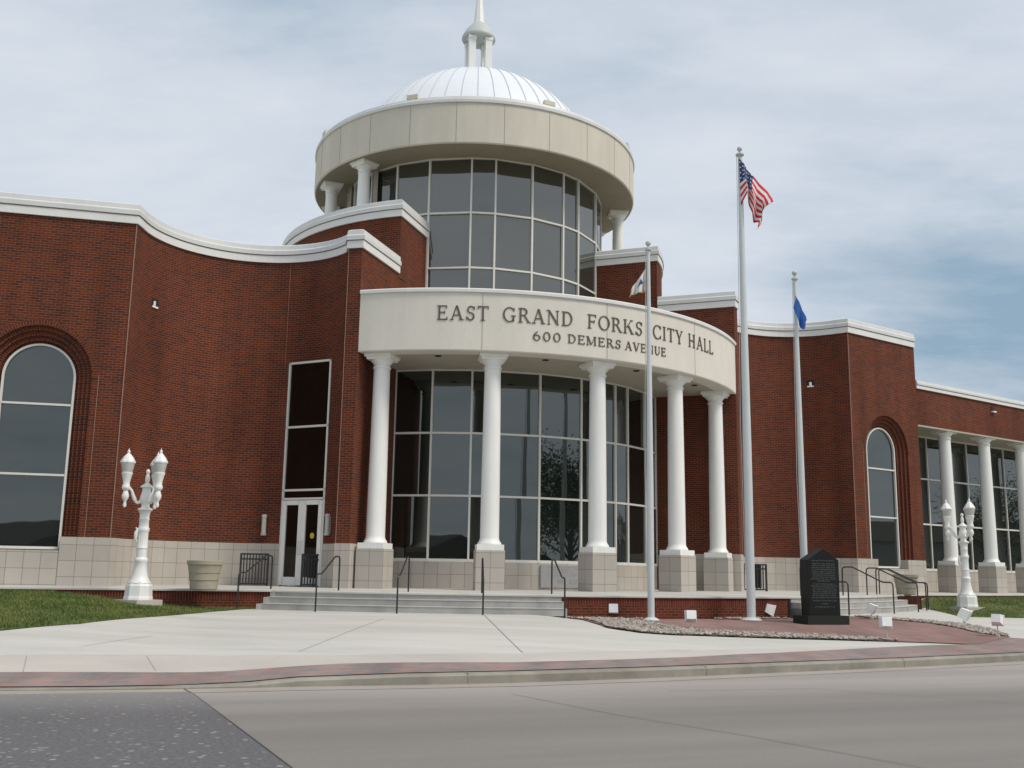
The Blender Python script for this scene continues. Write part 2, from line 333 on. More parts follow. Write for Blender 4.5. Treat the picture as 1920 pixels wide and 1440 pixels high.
# ------------------------------------------------------------------ mesh helpers
class MB:
    def __init__(s): s.v = []; s.f = []; s.uv = []; s.mi = []; s.mi_cur = 0
    def face(s, pts, uvs=None, mi=None):
        i = len(s.v); s.v += [tuple(p) for p in pts]; s.f.append(tuple(range(i, i+len(pts))))
        s.uv.append(uvs or [(0, 0)]*len(pts)); s.mi.append(s.mi_cur if mi is None else mi)
    def box(s, c, d, rz=0, mi=None, base=False):
        cx, cy, cz = c; hx, hy, hz = d[0]/2, d[1]/2, d[2]/2
        if base: cz += hz
        ca, sa = cos(rz), sin(rz)
        def T(x, y, z): return (cx+x*ca-y*sa, cy+x*sa+y*ca, cz+z)
        q = [(-hx, -hy), (hx, -hy), (hx, hy), (-hx, hy)]
        for k in range(4):
            a, b = q[k], q[(k+1) % 4]; L = hypot(a[0]-b[0], a[1]-b[1])
            s.face([T(*a, -hz), T(*b, -hz), T(*b, hz), T(*a, hz)], [(0, 0), (L, 0), (L, 2*hz), (0, 2*hz)], mi)
        s.face([T(*p, hz) for p in q], [(p[0], p[1]) for p in q], mi)
        s.face([T(*p, -hz) for p in q[::-1]], [(p[0], p[1]) for p in q[::-1]], mi)
    def obox(s, p0, p1, w, h, upv=(0, 0, 1), mi=None):
        """bar from p0 to p1, width w (horizontal) and height h"""
        a = Vector(p0); b = Vector(p1); t = (b-a).normalized(); u = Vector(upv)
        sd = t.cross(u)
        if sd.length < 1e-5: sd = Vector((1, 0, 0))
        sd.normalize(); u = sd.cross(t).normalized()
        r = [a+sd*(i*w/2)+u*(j*h/2) for i, j in ((-1, -1), (1, -1), (1, 1), (-1, 1))]
        q = [p+(b-a) for p in r]; L = (b-a).length
        for k in range(4):
            n = (k+1) % 4; s.face([r[k], r[n], q[n], q[k]], [(0, 0), (w, 0), (w, L), (0, L)], mi)
        s.face(r[::-1], None, mi); s.face(q, None, mi)
    def lathe(s, c, prof, n=24, mi=None, a0=0, cap=True, rz=0):
        cx, cy, cz = c
        rings = [[(cx+r*cos(2*pi*(k+a0)/n+rz), cy+r*sin(2*pi*(k+a0)/n+rz), cz+z) for k in range(n)] for r, z in prof]
        i0 = len(s.v)
        for rg in rings: s.v += rg
        for j in range(len(prof)-1):
            for k in range(n):
                k2 = (k+1) % n; a = i0+j*n
                s.f.append((a+k, a+k2, a+n+k2, a+n+k)); s.uv.append([(0, 0)]*4); s.mi.append(s.mi_cur if mi is None else mi)
        if cap:
            s.f.append(tuple(i0+k for k in range(n-1, -1, -1))); s.uv.append([(0, 0)]*n); s.mi.append(s.mi_cur if mi is None else mi)
            a = i0+(len(prof)-1)*n
            s.f.append(tuple(a+k for k in range(n))); s.uv.append([(0, 0)]*n); s.mi.append(s.mi_cur if mi is None else mi)
    def tube(s, pts, r, n=8, mi=None, rs=None):
        P = [Vector(p) for p in pts]; prev = None; rings = []
        for i, p in enumerate(P):
            t = (P[min(i+1, len(P)-1)]-P[max(i-1, 0)]).normalized()
            if prev is None:
                u = t.orthogonal().normalized()
            else: u = (prev-t*prev.dot(t)).normalized()
            prev = u; w = t.cross(u); rr = rs[i] if rs else r
            rings.append([p+u*rr*cos(2*pi*k/n)+w*rr*sin(2*pi*k/n) for k in range(n)])
        i0 = len(s.v)
        for rg in rings: s.v += [tuple(x) for x in rg]
        M = s.mi_cur if mi is None else mi
        for j in range(len(P)-1):
            for k in range(n):
                k2 = (k+1) % n; a = i0+j*n; s.f.append((a+k, a+k2, a+n+k2, a+n+k)); s.uv.append([(0, 0)]*4); s.mi.append(M)
        s.f.append(tuple(i0+k for k in range(n-1, -1, -1))); s.uv.append([(0, 0)]*n); s.mi.append(M)
        a = i0+(len(P)-1)*n; s.f.append(tuple(a+k for k in range(n))); s.uv.append([(0, 0)]*n); s.mi.append(M)
    def sweep(s, path, prof, mi=None, closed=False, caps=False, u0=0.0, mis=None):
        """path: world xy points going left to right as seen from the front; prof: (offset outwards, z)"""
        n = len(path); P = [Vector((p[0], p[1])) for p in path]; nr = []
        for i in range(n):
            if closed: a, b, c = P[i-1], P[i], P[(i+1) % n]
            else: a, b, c = P[max(i-1, 0)], P[i], P[min(i+1, n-1)]
            t1 = (b-a); t2 = (c-b)
            if t1.length < 1e-9: t1 = t2
            if t2.length < 1e-9: t2 = t1
            t1 = t1.normalized(); t2 = t2.normalized()
            n1 = Vector((t1.y, -t1.x)); n2 = Vector((t2.y, -t2.x)); m_ = (n1+n2)
            m_ = m_.normalized() if m_.length > 1e-6 else n1
            nr.append(m_/max(.35, m_.dot(n1)))
        su = [u0]
        for i in range(1, n+(1 if closed else 0)): su.append(su[-1]+(P[i % n]-P[i-1]).length)
        sv = [0]
        for j in range(1, len(prof)): sv.append(sv[-1]+hypot(prof[j][0]-prof[j-1][0], prof[j][1]-prof[j-1][1]))
        vert = all(abs(prof[j][0]-prof[0][0]) < 1e-6 for j in range(len(prof)))
        M = s.mi_cur if mi is None else mi
        def pt(i, j): q = P[i % n]+nr[i % n]*prof[j][0]; return (q.x, q.y, prof[j][1])
        for i in range(n if closed else n-1):
            for j in range(len(prof)-1):
                va, vb = (prof[j][1], prof[j+1][1]) if vert else (sv[j], sv[j+1])
                s.face([pt(i, j), pt(i+1, j), pt(i+1, j+1), pt(i, j+1)], [(su[i], va), (su[i+1], va), (su[i+1], vb), (su[i], vb)], mis[j] if mis else M)
        if caps and not closed:
            s.face([pt(0, j) for j in range(len(prof))][::-1], None, M); s.face([pt(n-1, j) for j in range(len(prof))], None, M)
    def build(s, name, mats, parent=None, smooth=False, inv=True, merge=False):
        me = bpy.data.meshes.new(name); me.from_pydata(s.v, [], s.f)
        if not isinstance(mats, (list, tuple)): mats = [mats]
        for mt in mats: me.materials.append(mt)
        me.polygons.foreach_set('material_index', s.mi)
        if any(any(c != (0, 0) for c in f) for f in s.uv):
            uvl = me.uv_layers.new(name='UVMap'); flat = [x for f in s.uv for c in f for x in c]; uvl.data.foreach_set('uv', flat)
        if smooth:
            me.polygons.foreach_set('use_smooth', [True]*len(me.polygons))
            try: me.set_sharp_from_angle(angle=radians(38))
            except Exception: pass
        me.update(); o = bpy.data.objects.new(name, me); COL.objects.link(o)
        if parent:
            o.parent = parent
            if inv: 
                o.matrix_parent_inverse = wmat(parent).inverted()
        return o
def wmat(o):
    b = Matrix.Translation(o.location) @ o.rotation_euler.to_matrix().to_4x4()
    return wmat(o.parent) @ o.matrix_parent_inverse @ b if o.parent else b
def empty(name, loc=(0, 0, 0), rz=0, parent=None):
    o = bpy.data.objects.new(name, None); COL.objects.link(o); o.location = loc; o.rotation_euler = (0, 0, rz); o.empty_display_size = .3
    if parent: o.parent = parent
    return o
def tag(o, label=None, cat=None, group=None, kind=None):
    if label: o['label'] = label
    if cat: o['category'] = cat
    if group: o['group'] = group
    if kind: o['kind'] = kind
    return o
def copy_tree(o, parent=None):
    c = o.copy(); COL.objects.link(c); c.parent = parent
    for ch in list(o.children): copy_tree(ch, c)
    return c
def arc_l(R, a0, a1, step=3.0, c=(0, 0)):
    n = max(2, int(abs(a1-a0)/step)+1); r = []
    for i in range(n):
        a = radians(a0+(a1-a0)*i/(n-1)); r.append((c[0]+R*sin(a), c[1]+R*cos(a)))
    return r
def Wp(pts): return [W(*p) for p in pts]

# ------------------------------------------------------------------ CITY HALL
HALL = empty('city_hall', (OX, OY, 0))
tag(HALL, 'red brick city hall with a white domed glass rotunda and curved columned portico', 'building')
Z_TILE, Z_BR, Z_SOF, Z_ENT, Z_P2 = 1.19, 9.60, 6.54, 8.33, 11.48
CC = (9.82, 7.05); RCV = 2.97
def cvp(deg, side, r=RCV):          # point of the concave bay wall, angle from its back toward the portico
    a = radians(deg); return (side*(CC[0]-r*sin(a)), CC[1]-r*cos(a))
DOOR0, DOOR1 = 38.3, 68.4
WING = {-1: [(-12.69, 6.13), (-16.92, 5.18)], 1: [(12.72, 6.20), (16.87, 5.53)]}
def order(pts, side): return pts if side < 0 else pts[::-1]   # pts are given from the wing inwards; right side is reversed so paths run left to right
def coping_prof(z):
    return [(-.02, z-.01), (.055, z-.01), (.055, z+.20), (.042, z+.203), (.042, z+.214), (.085, z+.228), (.09, z+.35), (.06, z+.39),
            (.05, z+.52), (-.02, z+.56), (-.40, z+.585), (-.40, z-.01)]
CMI = [1, 1, 1, 2, 2]+[0]*6
def wall_side(side):
    A, B = WING[side]
    corner = A
    bay_a = [cvp(a, side) for a in np.linspace(-71, DOOR0, 26)]
    bay_b = [cvp(a, side) for a in np.linspace(DOOR1, 80, 5)]
    pier = [(side*6.975, 6.87), (side*6.655, 7.13)]
    # brick
    b = MB(); mainp = [corner]+bay_a[1:]
    b.sweep(Wp(order(mainp, side)), [(0, Z_TILE), (0, Z_BR)], u0=3)
    b.sweep(Wp(order([bay_a[-1]]+[cvp(a, side) for a in np.linspace(DOOR0, DOOR1, 8)][1:-1]+[bay_b[0]], side)), [(0, 6.50), (0, Z_BR)], u0=9)
    b.sweep(Wp(order(bay_b+pier, side)), [(0, Z_TILE), (0, Z_BR)], u0=1)
    # return wall, radial, from the pier to the drum
    r0, r1, r2 = PA(9.75, side*43), PA(7.08, side*43), PA(4.75, side*43)
    ret = [pier[-1], r1]
    b.sweep(Wp(order(ret, side)), [(0, Z_TILE), (0, Z_BR)], u0=0)
    b.sweep(Wp(order([r1, r2], side)), [(0, 0.0), (0, Z_BR)], u0=2.7)
    b.sweep(Wp(order([r1, r2], side)), [(0, Z_BR), (0, Z_P2)], u0=2.7)
    # wing wall with an arched opening, in (s, z)
    Lw = hypot(B[0]-A[0], B[1]-A[1]); tu = ((B[0]-A[0])/Lw, (B[1]-A[1])/Lw); nu = (tu[1]*side, -tu[0]*side)   # nu points out of the wall
    if nu[1] < 0: nu = (-nu[0], -nu[1])
    def WW(s_, z, off=0): return W3(A[0]+tu[0]*s_+nu[0]*off, A[1]+tu[1]*s_+nu[1]*off, z)
    sm, hw, spr = 2.12, 1.33, 5.30
    def q(s0, z0, s1, z1): b.face([WW(s0, z0), WW(s1, z0), WW(s1, z1), WW(s0, z1)], [(s0, z0), (s1, z0), (s1, z1), (s0, z1)])
    q(0, Z_TILE, sm-hw, Z_BR); q(sm+hw, Z_TILE, Lw, Z_BR)
    n = 28
    def arcpt(r, k): a = pi-pi*k/n; return (sm+r*cos(a), spr+r*sin(a))
    VR = .21
    for k in range(n):
        (s0, z0), (s1, z1) = arcpt(hw, k), arcpt(hw, k+1)
        b.face([WW(s0, z0), WW(s1, z1), WW(s1, Z_BR), WW(s0, Z_BR)], [(s0, z0), (s1, z1), (s1, Z_BR), (s0, Z_BR)])
    # stepped brick reveals
    rr = [1.33, 1.21, 1.09, .97, .89]; dp = [0, -.09, -.18, -.27, -.36]
    def path(r): return [(sm-r, Z_TILE)]+[arcpt(r, k) for k in range(n+1)]+[(sm+r, Z_TILE)]
    for i in range(4):
        pa, pb = path(rr[i]), path(rr[i+1]); d0, d1 = dp[i], dp[i+1]; acc = 0
        for k in range(len(pa)-1):
            ln = hypot(pa[k+1][0]-pa[k][0], pa[k+1][1]-pa[k][1])
            b.face([WW(*pa[k], d0), WW(*pa[k+1], d0), WW(*pa[k+1], d1), WW(*pa[k], d1)], [(0, acc), (0, acc+ln), (.1, acc+ln), (.1, acc)])
            b.face([WW(*pa[k], d1), WW(*pa[k+1], d1), WW(*pb[k+1], d1), WW(*pb[k], d1)], [(.1, acc), (.1, acc+ln), (.22, acc+ln), (.22, acc)])
            acc += ln
    # projecting rowlock hood ring
    pa, pb = [arcpt(1.36, k) for k in range(n+1)], [arcpt(1.33, k) for k in range(n+1)]
    pc = [arcpt(1.47, k) for k in range(n+1)]
    for k in range(n):
        b.face([WW(*pc[k], .02), WW(*pc[k+1], .02), WW(*pb[k+1], .02), WW(*pb[k], .02)], [(.0, k*.15), (.0, k*.15+.15), (.205, k*.15+.15), (.205, k*.15)])
        b.face([WW(*pb[k], .02), WW(*pb[k+1], .02), WW(*pb[k+1], -.01), WW(*pb[k], -.01)])
        b.face([WW(*pc[k], .02), WW(*pc[k+1], .02), WW(*pc[k+1], -.01), WW(*pc[k], -.01)])
    # wing end above the lower wing, going back
    e0 = B; e1 = (B[0]-nu[0]*6, B[1]-nu[1]*6)
    b.sweep(Wp(order([e1, e0], side)), [(0, 0), (0, Z_BR)], u0=0)
    # pale vertical movement joints
    def vj(p, z0, z1, w=.014):
        x, y = W(*p); b.box((x, y, (z0+z1)/2), (w, w, z1-z0), TH, mi=1)
    vj(A, Z_TILE, Z_BR, .026)
    p = cvp(35.7, side, RCV+.002); vj(p, 6.4, Z_BR)
    vj((side*6.975, 6.875), Z_TILE, Z_BR, .016)
    p = (A[0]+tu[0]*.62, A[1]+tu[1]*.62); vj(p, Z_TILE, 5.4)
    wall = b.build('brick_wall', [M_BRICK, M_SEALB], HALL)
    # block base course
    t = MB(); off = .03
    w_in = sm-.93; w_out = sm+.93
    t.sweep(Wp(order([(A[0]+tu[0]*w_in, A[1]+tu[1]*w_in), A]+bay_a[1:], side)), [(off, -.2), (off, Z_TILE+.004), (-.02, Z_TILE+.004)], u0=0)
    t2 = MB(); t2.sweep(Wp(order(bay_b+pier+[r1], side)), [(off, -.2), (off, Z_TILE+.004), (-.02, Z_TILE+.004)], u0=.1)
    t2.build('pier_base_course', M_TILE, HALL)
    t.sweep(Wp(order([B, (A[0]+tu[0]*w_out, A[1]+tu[1]*w_out)], side)), [(off, -.2), (off, Z_TILE+.004), (-.02, Z_TILE+.004)], u0=.2)
    def qt(s0, z0, s1, z1, o0, o1): t.face([WW(s0, z0, o0), WW(s1, z0, o1), WW(s1, z1, o1), WW(s0, z1, o0)], [(s0, z0), (s1, z0), (s1, z1), (s0, z1)])
    qt(w_in, -.2, w_out, .85, off-.004, off-.004)                      # under the window
    t.face([WW(w_in, .85, off-.004), WW(w_out, .85, off-.004), WW(w_out, .85, -.36), WW(w_in, .85, -.36)], [(0, 0), (1, 0), (1, .3), (0, .3)])
    for s_ in (w_in, w_out):
        t.face([WW(s_, .85, off), WW(s_, Z_TILE+.004, off), WW(s_, Z_TILE+.004, -.4), WW(s_, .85, -.4)], [(0, .8), (0, 1.2), (.35, 1.2), (.35, .8)])
    for s0, s1 in ((sm-hw, w_in), (w_out, sm+hw)):
        t.face([WW(s0, Z_TILE+.004, off), WW(s1, Z_TILE+.004, off), WW(s1, Z_TILE+.004, -.4), WW(s0, Z_TILE+.004, -.4)], [(0, .05), (.3, .05), (.3, .35), (0, .35)])
    t.build('base_course', M_TILE, HALL)
    # coping
    c = MB()
    full = [B, A]+bay_a[1:]+[cvp(a, side) for a in np.linspace(DOOR0, DOOR1, 8)][1:-1]+bay_b+pier+[PA(7.1, side*43)]
    if side > 0: full = full
    c.sweep(Wp(order(full, side)), coping_prof(Z_BR), caps=True, mis=CMI)
    c.build('coping', [M_COPING, M_COPLO, M_JOINT], HALL)
    # arched window
    wroot = MB(); g = MB(); gi = .36
    pts = [(sm-.85, .95)]+[arcpt(.85, k) for k in range(n+1)]+[(sm+.85, .95)]
    g.face([WW(*p_, -gi+.0) for p_ in pts])
    gg = .055
    def fr(p0, p1, w=gg, d=.09): wroot.obox(WW(*p0, -gi+.03), WW(*p1, -gi+.03), w, d, upv=(Vector(WW(0, 0, 1))-Vector(WW(0, 0, 0))))
    po = [(sm-.87, .88)]+[arcpt(.87, k) for k in range(n+1)]+[(sm+.87, .88)]
    for k in range(len(po)-1): fr(po[k], po[k+1])
    fr((sm-.9, .91), (sm+.9, .91), .07)
    fr((sm-.86, 4.60), (sm+.86, 4.60)); fr((sm-.86, 2.77), (sm+.86, 2.77))
    wf = wroot.build('arched_window', M_FRAME, HALL)
    g.build('pane', M_GLASS, wf, inv=True)
    # entrance: tall glazed slot with double doors
    p0, p1 = cvp(DOOR0, side), cvp(DOOR1, side)
    P0, P1 = Vector(W3(*p0, 0)), Vector(W3(*p1, 0)); tt = (P1-P0); Ld = tt.length; tt.normalize()
    nn = Vector((tt.y, -tt.x, 0)) if side < 0 else Vector((-tt.y, tt.x, 0))
    ins = -.03
    def D(s_, z, o=0): return P0+tt*s_+nn*(ins+o)+Vector((0, 0, z))
    fm = MB(); uvN = nn
    def bar(s0, z0, s1, z1, w, d=.10, mb=None, o=0): (mb or fm).obox(D(s0, z0, o), D(s1, z1, o), w, d, upv=uvN)
    bar(.03, 0, .03, 6.50, .06); bar(Ld-.03, 0, Ld-.03, 6.50, .06)
    for z in (6.47, 4.56, 2.72, 2.47): bar(0, z, Ld, z, .06)
    en = fm.build('entrance_frame', M_FRAME, HALL)
    gl = MB(); gl.face([D(.03, 2.5), D(Ld-.03, 2.5), D(Ld-.03, 6.48), D(.03, 6.48)]); gl.build('pane', M_GLASSD, en)
    for k in (0, 1):
        dm = MB(); s0 = .07+k*(Ld/2-.065); s1 = s0+Ld/2-.08
        bar(s0+.06, .03, s0+.06, 2.42, .13, .06, dm, .03); bar(s1-.06, .03, s1-.06, 2.42, .13, .06, dm, .03)
        bar(s0+.1, 2.36, s1-.1, 2.36, .13, .06, dm, .03); bar(s0+.1, .14, s1-.1, .14, .24, .06, dm, .03)
        dl = dm.build('door_leaf', M_WHITE, HALL)
        dg = MB(); dg.face([D(s0+.1, .25, .02), D(s1-.1, .25, .02), D(s1-.1, 2.3, .02), D(s0+.1, 2.3, .02)]); dg.build('pane', M_GLASSD, dl)
        hd = MB(); sh = (s1-.05) if k == 0 else (s0+.05)
        hd.tube([D(sh, .9, .06), D(sh, .9, .12), D(sh, 1.25, .12), D(sh, 1.25, .06)], .013, 6); hd.build('handle', M_COPING, dl)
        if k == 1 and side < 0:
            st = MB(); cc_ = D((s0+s1)/2+.02, 1.42, .026)
            st.face([cc_+tt*.075*cos(a)+Vector((0, 0, .085*sin(a))) for a in np.linspace(0, 2*pi, 13)[:-1]]); st.build('sticker', M_YEL, dl)
    # jamb and lintel faces of the slot
    jb = MB()
    for Pq, sgn in ((P0, 1), (P1, -1)):
        jb.face([Pq+Vector((0, 0, -.1)), Pq+nn*(-.5)+Vector((0, 0, -.1)), Pq+nn*(-.5)+Vector((0, 0, 6.5)), Pq+Vector((0, 0, 6.5))], [(0, 0), (.3, 0), (.3, 6.6), (0, 6.6)])
    jb.build('entrance_jamb', M_BRICK, HALL)
    # wall sconces beside the doors
    for ang in (29.0, 73.5):
        s_ = MB(); px_, py_ = W(*cvp(ang, side, RCV-.07)); s_.lathe((px_, py_, 1.42), [(.075, 0), (.085, .02), (.085, .06), (.07, .06), (.07, .52), (.085, .52), (.085, .57), (.06, .6)], 12)
        bx_, by_ = W(*cvp(ang, side, RCV-.02)); s_.box((bx_, by_, 1.72), (.09, .09, .5), TH)
        s_.build('wall_sconce', M_LAMPG, HALL, smooth=True)
    # recessed security light high on the bay wall
    for ang, z in ((-45.5, 7.75),):
        s_ = MB(); x0, y0 = W(*cvp(ang, side, RCV-.003)); x1, y1 = W(*cvp(ang, side, RCV-.09))
        rz = atan2(y1-y0, x1-x0)+pi/2
        s_.box((x0, y0, z), (.27, .012, .27), rz, mi=1); s_.box((x0, y0, z-.115), (.24, .07, .05), rz, mi=0); s_.box((x0, y0, z-.02), (.10, .06, .14), rz+.6, mi=0)
        s_.build('security_light', [M_LITE, M_DARK], HALL)
    # lower wing with colonnade, continuing the wing line
    S0, S1 = Lw+.0, Lw+26
    lw = MB()
    def ql(s0, z0, s1, z1, o): lw.face([WW(s0, z0, o), WW(s1, z0, o), WW(s1, z1, o), WW(s0, z1, o)], [(s0, z0), (s1, z0), (s1, z1), (s0, z1)])
    ql(S0, 6.5, S1, 7.95, -.012)
    lw.build('lower_wing_wall', M_BRICK, HALL)
    sf = MB(); sf.face([WW(S0, 6.5, 0), WW(S1, 6.5, 0), WW(S1, 6.5, -2.0), WW(S0, 6.5, -2.0)]); 
    sf.obox(WW(S0, 6.46, -.05), WW(S1, 6.46, -.05), .12, .06, upv=(0, 0, 1)); sf.build('colonnade_soffit', M_STUCCO, HALL)
    pth = [(A[0]+tu[0]*s_, A[1]+tu[1]*s_) for s_ in (S0+.0, S1)][::-1]
    c = MB(); c.sweep(Wp(order(pth, side)), [(a_, (z_-Z_BR)*.62+7.95) for a_, z_ in coping_prof(Z_BR)], caps=True, mis=CMI); c.build('lower_wing_coping', [M_COPING, M_COPLO, M_JOINT], HALL)
    # window wall behind the columns
    go = -1.9; ms = [S0+.45+k*1.515+.0 for k in range(-1, 17)]; ms = [Lw+3.4-1.515*2+1.515*k for k in range(18)]
    fm = MB(); g = MB(); nv = (Vector(WW(0, 0, 1))-Vector(WW(0, 0, 0)))
    for s_ in ms: fm.obox(WW(s_, .84, go), WW(s_, 6.5, go), .055, .12, upv=nv)
    for z in (.88, 2.76, 4.66, 6.46): fm.obox(WW(S0-.5, z, go), WW(S1, z, go), .065 if z > 1 else .1, .12, upv=nv)
    for k in range(len(ms)-1):
        g.face([WW(ms[k], .85, go), WW(ms[k+1], .85, go), WW(ms[k+1], 6.5, go), WW(ms[k], 6.5, go)])
    fw_ = fm.build('colonnade_window', M_FRAME, HALL); g.build('pane', M_GLASS, fw_)
    bt = MB(); bt.face([WW(S0-.5, -.2, go+.05), WW(S1, -.2, go+.05), WW(S1, .86, go+.05), WW(S0-.5, .86, go+.05)], [(0, -.2), (26, -.2), (26, .86), (0, .86)]); bt.build('colonnade_sill_wall', M_TILE, HALL)
    col_s = [6.66-4.2+Lw+2.93*k for k in range(8)] if side > 0 else [Lw+2.46+2.93*k for k in range(8)]
    for s_ in col_s[:5 if side > 0 else 2]:
        x, y, _ = WW(s_, 0, -.42); make_column(x, y, atan2(tu[1]*0+WW(1, 0)[1]-WW(0, 0)[1], WW(1, 0)[0]-WW(0, 0)[0]))
    s_ = MB(); 
    for sv in (9.73,):
        s_.obox(WW(sv-.12, 7.66, .0), WW(sv+.12, 7.66, .0), .26, .02, upv=nv, mi=1); s_.obox(WW(sv-.12, 7.56, .05), WW(sv+.12, 7.56, .05), .05, .12, upv=nv, mi=0)
    s_.build('security_light', [M_LITE, M_DARK], HALL)
    # brick core of the lower wing, back and roof
    rf = MB(); rf.face([WW(S0, 8.2, -.3), WW(S1, 8.2, -.3), WW(S1, 8.2, -14), WW(S0, 8.2, -14)])
    rf.face([WW(S1, 0, -.02), WW(S1, 0, -14), WW(S1, 8.2, -14), WW(S1, 8.2, -.02)]); rf.build('lower_wing_roof', M_STUCCO, HALL)

def make_column(x, y, rz, r=None):
    root = empty('column', (x, y, 0), rz); root.parent = HALL; root.matrix_parent_inverse = Matrix.Translation((-OX, -OY, 0))
    if not COLPROTO:
        p = MB(); p.box((0, 0, .435), (.80, .80, 1.27)); COLPROTO.append(p.build('pedestal', M_TILE))
        p = MB(); p.box((0, 0, 1.148), (.745, .745, .156)); COLPROTO.append(p.build('plinth', M_WHITE))
        p = MB(); pr = [(.33, 1.227), (.335, 1.25), (.315, 1.29), (.285, 1.33), (.268, 1.38)]
        for k in range(13):
            f = k/12; pr.append((.264-.034*f**1.5, 1.42+(6.13-1.42)*f))
        pr += [(.255, 6.14), (.262, 6.165), (.255, 6.19), (.232, 6.20), (.232, 6.24), (.25, 6.27), (.29, 6.32), (.33, 6.36), (.335, 6.38)]
        p.lathe((0, 0, 0), pr, 32); COLPROTO.append(p.build('shaft', M_WHITE, smooth=True))
        p = MB(); p.box((0, 0, 6.415), (.70, .70, .07)); p.box((0, 0, 6.494), (.80, .80, .088)); COLPROTO.append(p.build('capital', M_WHITE))
        for o in COLPROTO: o.parent = root
    else:
        for o in COLPROTO:
            c = o.copy(); COL.objects.link(c); c.parent = root
    return root
COLPROTO = []
# portico columns, radial on the arc
for k in range(5):
    a = (k-2)*20.02; u, v = PA(9.135, a); x, y = W(u, v)
    make_column(x, y, TH+radians(a))
wall_side(-1); wall_side(1)

# lower curved glazing
LA = [-43.2, -33.4, -23.5, -18.1, -6.0, 6.0, 18.1, 23.5, 33.4, 43.2]
def curtain(name, R, angs, zs, gm, mw=.06, dep=.12, sill=None):
    fm = MB(); g = MB()
    for a in angs:
        x, y = W(*PA(R, a)); fm.box((x, y, (zs[0]+zs[-1])/2), (mw, dep, zs[-1]-zs[0]+.02), TH+radians(a))
    for i in range(len(angs)-1):
        a, b = W(*PA(R, angs[i])), W(*PA(R, angs[i+1]))
        for j, z in enumerate(zs):
            h = mw if j else mw*1.5
            fm.obox((a[0], a[1], z+.001*j), (b[0], b[1], z+.001*j), dep*.9, h)
        for j in range(len(zs)-1):
            a, b = W(*PA(R+random.uniform(-.03, .03), angs[i])), W(*PA(R+random.uniform(-.03, .03), angs[i+1]))
            ti, tj = random.uniform(-.02, .02), 0
            g.face([(a[0], a[1], zs[j]), (b[0], b[1], zs[j]), (b[0], b[1], zs[j+1]), (a[0], a[1], zs[j+1])])
    o = fm.build(name, M_FRAME, HALL); g.build('pane', gm, o); return o
curtain('portico_window', 6.95, LA, [.81, 2.71, 4.59, 6.53], M_GLASS)
b = MB(); b.sweep(Wp(arc_l(6.99, -43, 43, 3)), [(0, -.1), (0, .77)], u0=.12); b.build('portico_sill_wall', M_TILE, HALL)
UA = [-120, -103, -88, -72.5, -57.6, -42.6, -25.4, -15.7, 0, 15.7, 25.4, 42.6, 57.6, 72.5, 88, 103, 120]
curtain('drum_window', 4.80, UA, [8.5, 10.42, 12.33, 14.27], M_GLASSU)
b = MB(); b.sweep(Wp(arc_l(4.8, 120, 240, 6)), [(0, 8), (0, 14.28)])
b.build('rotunda_rear_wall', M_STUCCO, HALL)
for a0, a1 in ((64, 72), (89.5, 97), (-71, -68), (-97, -91)):
    b = MB(); b.sweep(Wp(arc_l(4.88, a0, a1, 3)), [(-.1, 11.5), (0, 11.5), (0, 14.28)]); b.build('stucco_pier', M_STUCCO, HALL)
# cornerstone plaque between the windows' sill and the terrace
pq = MB(); A0, A1 = W(*PA(7.03, -5.6)), W(*PA(7.03, 6.0))
pq.obox((A0[0], A0[1], .39), (A1[0], A1[1], .39), .05, .66); PLQ = (A0, A1)

